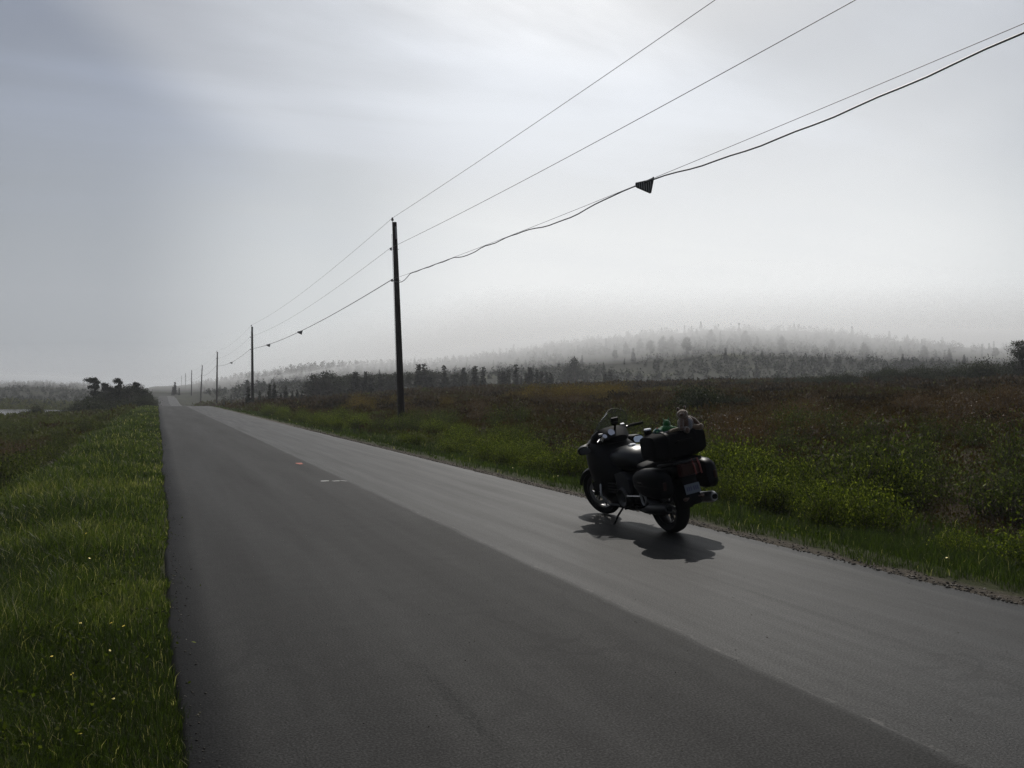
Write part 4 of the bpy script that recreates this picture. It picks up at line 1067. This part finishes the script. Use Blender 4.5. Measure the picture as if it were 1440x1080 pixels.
pannier(-1); pannier(1)
# silencers
for s in (-1, 1):
    bm = bmesh.new(); tube(bm, [(s*.15, .45, .26), (s*.20, .22, .27), (s*.255, .05, .31), (s*.285, -.10, .345), (s*.295, -.42, .39), (s*.295, -.455, .394)], [.022, .026, .045, .058, .062, .045], 18); sil = part('silencer', bm, m_eng if s < 0 else m_alu)
    bm = bmesh.new(); tube(bm, [(s*.295, -.445, .393), (s*.295, -.475, .397)], .028, 14); part('tail_pipe', bm, m_blk, sil)
# swing arm, foot pegs, brackets
bm = bmesh.new(); tube(bm, [(-.13, .45, .38), (-.13, .2, .35), (-.12, .0, .32)], [.045, .04, .05], 12); tube(bm, [(.12, .45, .38), (.12, 0, .32)], .032, 12); part('swing_arm', bm, m_eng)
for s in (-1, 1):
    bm = bmesh.new(); o_ = [(.10, .50), (.02, .50), (-.015, .42), (.03, .35), (.075, .40)]
    e = [(s*.285, a, b) for a, b in o_+[o_[0]]]
    for a, b in zip(e, e[1:]): tube(bm, [a, b], .013, 8)
    tube(bm, [(s*.28, .05, .48), (s*.20, .22, .52)], .014, 8); part('peg_bracket', bm, m_alu)
    bm = bmesh.new(); tube(bm, [(s*.28, .03, .355), (s*.38, .015, .365)], .015, 10); part('passenger_peg', bm, m_blk)
    bm = bmesh.new(); tube(bm, [(s*.24, .36, .30), (s*.36, .35, .31)], .016, 10); part('foot_peg', bm, m_blk)
    bm = bmesh.new(); tube(bm, [(s*.285, .42, .43), (s*.285, .08, .465)], .009, 8); part('heel_rail', bm, m_chr)
bm = bmesh.new(); tube(bm, [(-.15, .66, .30), (-.27, .70, .16), (-.335, .73, .045)], .012, 10); box(bm, (-.34, .735, .052), (.06, .05, .010)); part('side_stand', bm, m_blk)
# handlebars
for s in (-1, 1):
    bm = bmesh.new(); tube(bm, [(s*.10, 1.06, 1.04), (s*.20, 1.02, 1.075), (s*.26, .97, 1.09)], .014, 10); hb = part('handlebar', bm, m_blk, BIKE, True)
    bm = bmesh.new(); tube(bm, [(s*.25, .975, 1.09), (s*.37, .89, 1.08), (s*.385, .88, 1.08)], [.019, .019, .022], 12); part('grip', bm, m_rub, hb, True)
    bm = bmesh.new(); tube(bm, [(s*.24, 1.03, 1.085), (s*.36, .965, 1.075)], .007, 8); part('lever', bm, m_alu, hb, True)
    bm = bmesh.new(); tube(bm, [(s*.20, 1.05, 1.09), (s*.20, 1.045, 1.135)], .026, 12); part('fluid_reservoir', bm, m_alu, hb, True)
# phone on a stalk above the dash
bm = bmesh.new(); tube(bm, [(.02, .98, 1.12), (.02, .95, 1.20)], .014, 8); ellipsoid(bm, (.02, .95, 1.205), (.055, .02, .025), 12); box(bm, (.02, .955, 1.245), (.09, .022, .06), Euler((R(20), 0, 0)).to_matrix()); part('dash_mount', bm, m_blk)
bm = bmesh.new(); tube(bm, [(-.06, .96, 1.09), (-.06, .93, 1.11)], .045, 18); part('gauge', bm, m_chr)
bm = bmesh.new(); tube(bm, [(-.16, .95, 1.06), (-.16, .925, 1.08)], .03, 18); part('gauge', bm, m_chr)
# mirrors with cowls at the fairing shoulders
for s in (-1, 1):
    bm = bmesh.new(); loft(bm, [sup(s*.26, 1.20, .945, .05, .05, 2.4, 16), sup(s*.34, 1.17, .94, .07, .052, 2.4, 16), sup(s*.375, 1.11, .935, .088, .054, 2.6, 16), sup(s*.38, 1.085, .935, .088, .052, 2.6, 16)]); mc = part('mirror_cowl', bm, m_paint)
    bm = bmesh.new(); loft(bm, [sup(s*.382, 1.083, .935, .074, .040, 2.6, 16), sup(s*.384, 1.080, .935, .073, .039, 2.6, 16)]); bmesh.ops.rotate(bm, cent=(s*.38, 1.07, .96), matrix=Matrix.Rotation(R(-9), 3, 'X') @ Matrix.Rotation(R(s*6), 3, 'Z'), verts=bm.verts); bmesh.ops.translate(bm, vec=(0, -.012, 0), verts=bm.verts)
    part('mirror_glass', bm, m_mir, mc)
# wind screen
bm = bmesh.new(); rows = []
for j in range(9):
    t = j/8; z_ = 1.06+.33*t; yb = 1.24-.30*t; hw = .235-.03*t-.10*max(0, t-.6)**1.2*2.2
    row = []
    for i in range(13):
        u = -1+2*i/12; row.append((u*hw, yb-.12*u*u*(1-.3*t), z_-.05*u*u*t))
    rows.append(row)
f_ = [[bm.verts.new(p) for p in r_] for r_ in rows]; b_ = [[bm.verts.new((p[0]*.985, p[1]-.004, p[2]-.002)) for p in r_] for r_ in rows]
for A in (f_, b_):
    for j in range(8):
        for i in range(12): bm.faces.new((A[j][i], A[j][i+1], A[j+1][i+1], A[j+1][i]))
bd = lambda A: A[0]+[r_[-1] for r_ in A[1:]]+A[-1][-2::-1]+[r_[0] for r_ in A[-2:0:-1]]
p1, p2 = bd(f_), bd(b_)
for k in range(len(p1)): bm.faces.new((p1[k], p1[(k+1) % len(p1)], p2[(k+1) % len(p2)], p2[k]))
part('windscreen', bm, m_scr)

# ------------------------------------------------------------------ luggage on the rack (things of their own)
bpy.context.view_layer.update()
BM = BIKE.matrix_world.copy()
def on_bike(name, loc, label, cat, rz=0):
    o = empty(name); o.matrix_world = BM @ Matrix.Translation(loc) @ Matrix.Rotation(rz, 4, 'Z'); tag(o, label, cat); return o
bag = on_bike('duffel_bag', (0, -.27, .877), 'bulky black duffel bag strapped across the rear seat of the motorcycle', 'bag')
bm = bmesh.new(); rings = []
for x_, hy, hz in [(-.345, .10, .09), (-.325, .15, .125), (-.25, .178, .146), (-.08, .185, .152), (.08, .183, .148), (.25, .178, .142), (.315, .15, .12), (.335, .10, .09)]:
    rr = []
    for k in range(24):
        a = 2*math.pi*k/24; c, s = math.cos(a), math.sin(a); e = .45
        rr.append((x_, math.copysign(abs(c)**e, c)*hy, .148+math.copysign(abs(s)**e, s)*hz+.006*math.sin(x_*17+k)))
    rings.append(rr)
loft(bm, rings); body = bm_obj('bag_body', bm, m_bag, bag)
for x_ in (-.17, .17):
    bm = bmesh.new(); pts = [(x_, .192*math.copysign(abs(math.cos(a))**.6, math.cos(a)), .148+.157*math.copysign(abs(math.sin(a))**.6, math.sin(a))) for a in [2*math.pi*k/28 for k in range(28)]]
    loft(bm, [[(p[0]+d, p[1]*s_, .148+(p[2]-.148)*s_) for d, s_ in ((-.018, 1), (.018, 1), (.018, 1.025), (-.018, 1.025))] for p in pts+[pts[0]]], cap=False); bm_obj('strap', bm, m_blk, bag)
    bm = bmesh.new(); box(bm, (x_, -.02, .305), (.045, .05, .014)); bm_obj('buckle', bm, m_alu, bag, bevel=.003)
bm = bmesh.new(); tube(bm, [(-.10, -.19, .18), (-.09, -.225, .20), (.09, -.225, .20), (.10, -.19, .18)], .010, 8); bm_obj('handle', bm, m_blk, bag)
bm = bmesh.new(); tube(bm, [(-.30, -.05, .275), (-.12, -.08, .302), (.12, -.08, .30), (.29, -.05, .28)], .006, 6); bm_obj('zip', bm, m_alu, bag)

# small black thermos standing at the left end of the bag
th = on_bike('travel_mug', (-.235, -.17, 1.16), 'black travel mug with shiny lid standing at the left end of the duffel bag', 'mug')
bm = bmesh.new(); tube(bm, [(0, 0, -.06), (0, 0, .04), (0, 0, .055)], [.036, .042, .040], 20); bm_obj('mug_body', bm, m_blk, th)
bm = bmesh.new(); tube(bm, [(0, 0, .055), (0, 0, .068)], [.041, .036], 20); bm_obj('lid', bm, m_chr, th)

def fuzzy(name, col, sc=70):
    m = mat(name, col, .95, spec=.15); m.node_tree.nodes['Principled BSDF'].inputs['Sheen Weight'].default_value = .6
    g = G(m); g.bump(g.noise(sc, 5, .7, g.pos(obj=True)), .9, .012); g.l(g.ramp(g.noise(22, 4, .6, g.pos(obj=True)), [(.3, tuple(c*.7 for c in col)), (.7, col)]), g.b.inputs['Base Color']); return m
m_bear = fuzzy('plush_brown', (.10, .055, .034)); m_pale = fuzzy('plush_tan', (.20, .135, .085)); m_green = fuzzy('plush_green', (.012, .13, .025)); m_teal = fuzzy('plush_teal', (.01, .10, .075)); m_gry = fuzzy('plush_grey', (.15, .15, .17)); m_eye = mat('plush_eye', (.01, .01, .01), .15)
toy = on_bike('stuffed_bear', (.13, -.36, 1.15), 'brown plush bear with pale crown sitting on the right end of the duffel bag', 'plush toy', rz=.2)
bm = bmesh.new(); ellipsoid(bm, (0, 0, .075), (.095, .078, .09), 20); bm_obj('torso', bm, m_bear, toy)
bm = bmesh.new(); ellipsoid(bm, (-.025, 0, .180), (.064, .058, .052), 20); hd = bm_obj('head', bm, m_pale, toy)
bm = bmesh.new(); ellipsoid(bm, (-.065, -.03, .182), (.032, .028, .024), 14); bm_obj('muzzle', bm, m_bear, hd)
for s in (-1, 1):
    bm = bmesh.new(); ellipsoid(bm, (-.025+.052*s, .004, .243), (.020, .012, .021), 12); bm_obj('ear', bm, m_bear, hd)
    bm = bmesh.new(); ellipsoid(bm, (-.05+.028*s, -.05, .208), (.006, .005, .006), 8); bm_obj('eye', bm, m_eye, hd)
    bm = bmesh.new(); tube(bm, [(.05*s, -.01, .13), (.10*s, -.035, .09), (.125*s, -.06, .045)], [.026, .027, .024], 12); ellipsoid(bm, (.125*s, -.06, .04), (.027, .027, .022), 12); bm_obj('arm', bm, m_bear, toy)
    bm = bmesh.new(); tube(bm, [(.04*s, -.02, .03), (.075*s, -.07, .02), (.10*s, -.11, .015)], [.032, .032, .03], 12); ellipsoid(bm, (.105*s, -.12, .022), (.03, .02, .034), 12); bm_obj('leg', bm, m_pale if s > 0 else m_bear, toy)
bm = bmesh.new(); ellipsoid(bm, (0, -.035, .07), (.06, .045, .075), 16); bm_obj('shirt', bm, m_gry, toy)
frog = on_bike('stuffed_toy', (-.06, -.27, 1.165), 'bright green plush toy slumped on top of the duffel bag, left of the bear', 'plush toy', rz=-.3)
bm = bmesh.new(); ellipsoid(bm, (0, 0, .03), (.085, .06, .045), 16); bm_obj('torso', bm, m_green, frog)
bm = bmesh.new(); ellipsoid(bm, (.012, 0, .085), (.042, .038, .048), 16); fh = bm_obj('head', bm, m_green, frog)
for s in (-1, 1):
    bm = bmesh.new(); tube(bm, [(.012+.02*s, 0, .115), (.012+.034*s, 0, .150)], [.014, .004], 8); bm_obj('ear', bm, m_green, fh)
    bm = bmesh.new(); tube(bm, [(.05*s, -.02, .035), (.10*s, -.05, .02), (.13*s, -.055, .012)], [.022, .02, .022], 10); bm_obj('leg', bm, m_green, frog)
pouch = on_bike('cloth_bundle', (-.155, -.25, 1.165), 'teal cloth bundle between the travel mug and the green plush toy', 'bundle')
bm = bmesh.new(); ellipsoid(bm, (0, 0, .022), (.055, .06, .035), 16)
for v in bm.verts: v.co += Vector((math.sin(v.co.y*90)*.006, math.sin(v.co.x*80)*.006, math.sin(v.co.x*120+v.co.y*70)*.005))
bm_obj('folded_cloth', bm, m_teal, pouch)
bm = bmesh.new(); tube(bm, [(-.05, 0, .03), (0, 0, .06), (.05, 0, .03)], .006, 8); bm_obj('tie', bm, mat('red_tie', (.25, .03, .02), .7), pouch)
roll = on_bike('rolled_blanket', (.02, -.38, 1.155), 'tan rolled cloth lying along the top of the duffel bag beneath the toys', 'blanket')
bm = bmesh.new(); tube(bm, [(-.13, 0, .018), (-.06, .004, .024), (.02, 0, .022), (.09, .003, .02)], [.020, .026, .026, .020], 14); bm_obj('roll', bm, fuzzy('tan_cloth', (.14, .10, .045)), roll)

# ------------------------------------------------------------------ haze and the fog bank on the hill
def volume_mat(name, dens, col, aniso):
    m = bpy.data.materials.new(name); m.use_nodes = True; t = m.node_tree; t.nodes.clear()
    v = t.nodes.new('ShaderNodeVolumePrincipled'); o = t.nodes.new('ShaderNodeOutputMaterial')
    v.inputs['Density'].default_value = dens; v.inputs['Color'].default_value = (*col, 1); v.inputs['Anisotropy'].default_value = aniso
    t.links.new(v.outputs[0], o.inputs['Volume']); return m
bm = bmesh.new(); box(bm, (120, 260, 50), (1500, 1500, 124))
o = bm_obj('haze', bm, volume_mat('haze', .00036, (.93, .95, 1.0), .35), smooth=False); tag(o, 'thin grey mist filling the air', 'haze', kind='stuff')

def fog_bank():
    # low cloud resting on the hill: a closed body whose underside sinks towards the slope
    pxs = np.linspace(-900, 2400, 90); dd = np.concatenate([np.linspace(190, 520, 34), [600, 720]])
    bot = []; top = []
    for px_ in pxs:
        z0 = np.interp(px_, [-900, 250, 420, 620, 1000, 1450, 1700], [9, 9, 12, 19, 30, 28, 31]); z1 = np.interp(px_, [-900, 250, 420, 620, 1000, 1450, 1700], [-1, -1, -1, 1.5, 4.5, 3, 4])
        rb = []; rt = []
        for D in dd:
            kk = float(np.interp(px_, [250, 650], [0., 1.])); x, y = at(px_, kk*D+(1-kk)*(345+(D-190)*.17)); t = (D-190)/260.
            zb = z0+(z1-z0)*min(1, t)+(float(vnoise(x, y, 90, 71))-.5)*5.0+(float(vnoise(x, y, 35, 72))-.5)*2
            zb = max(zb, -6)
            ap = np.interp(px_, [-900, 250, 700, 2400], [15, 17, 50, 56])+np.interp(px_, [-900, 250, 700], [9, 9, 24])*float(vnoise(x, y, 140, 73)); u = (D-190)/250. if D < 440 else max(0, (720-D)/280.); zt = zb+.5+max(0, ap-zb)*u**2.3
            rb.append((x, y, zb)); rt.append((x, y, zt))
        bot.append(rb); top.append(rt)
    bm = bmesh.new(); B = [[bm.verts.new(p) for p in r_] for r_ in bot]; T = [[bm.verts.new(p) for p in r_] for r_ in top]
    n, m_ = len(pxs), len(dd)
    for i in range(n-1):
        for j in range(m_-1):
            bm.faces.new((B[i][j], B[i][j+1], B[i+1][j+1], B[i+1][j])); bm.faces.new((T[i][j], T[i+1][j], T[i+1][j+1], T[i][j+1]))
    for i in range(n-1):
        for j in (0, m_-1): bm.faces.new((B[i][j], B[i+1][j], T[i+1][j], T[i][j]))
    for j in range(m_-1):
        for i in (0, n-1): bm.faces.new((B[i][j], B[i][j+1], T[i][j+1], T[i][j]))
    o = bm_obj('fog_bank', bm, volume_mat('fog', .0108, (.965, .98, .99), .35), smooth=False); tag(o, 'low bank of pale fog resting on the wooded hill', 'fog', kind='stuff')
fog_bank()
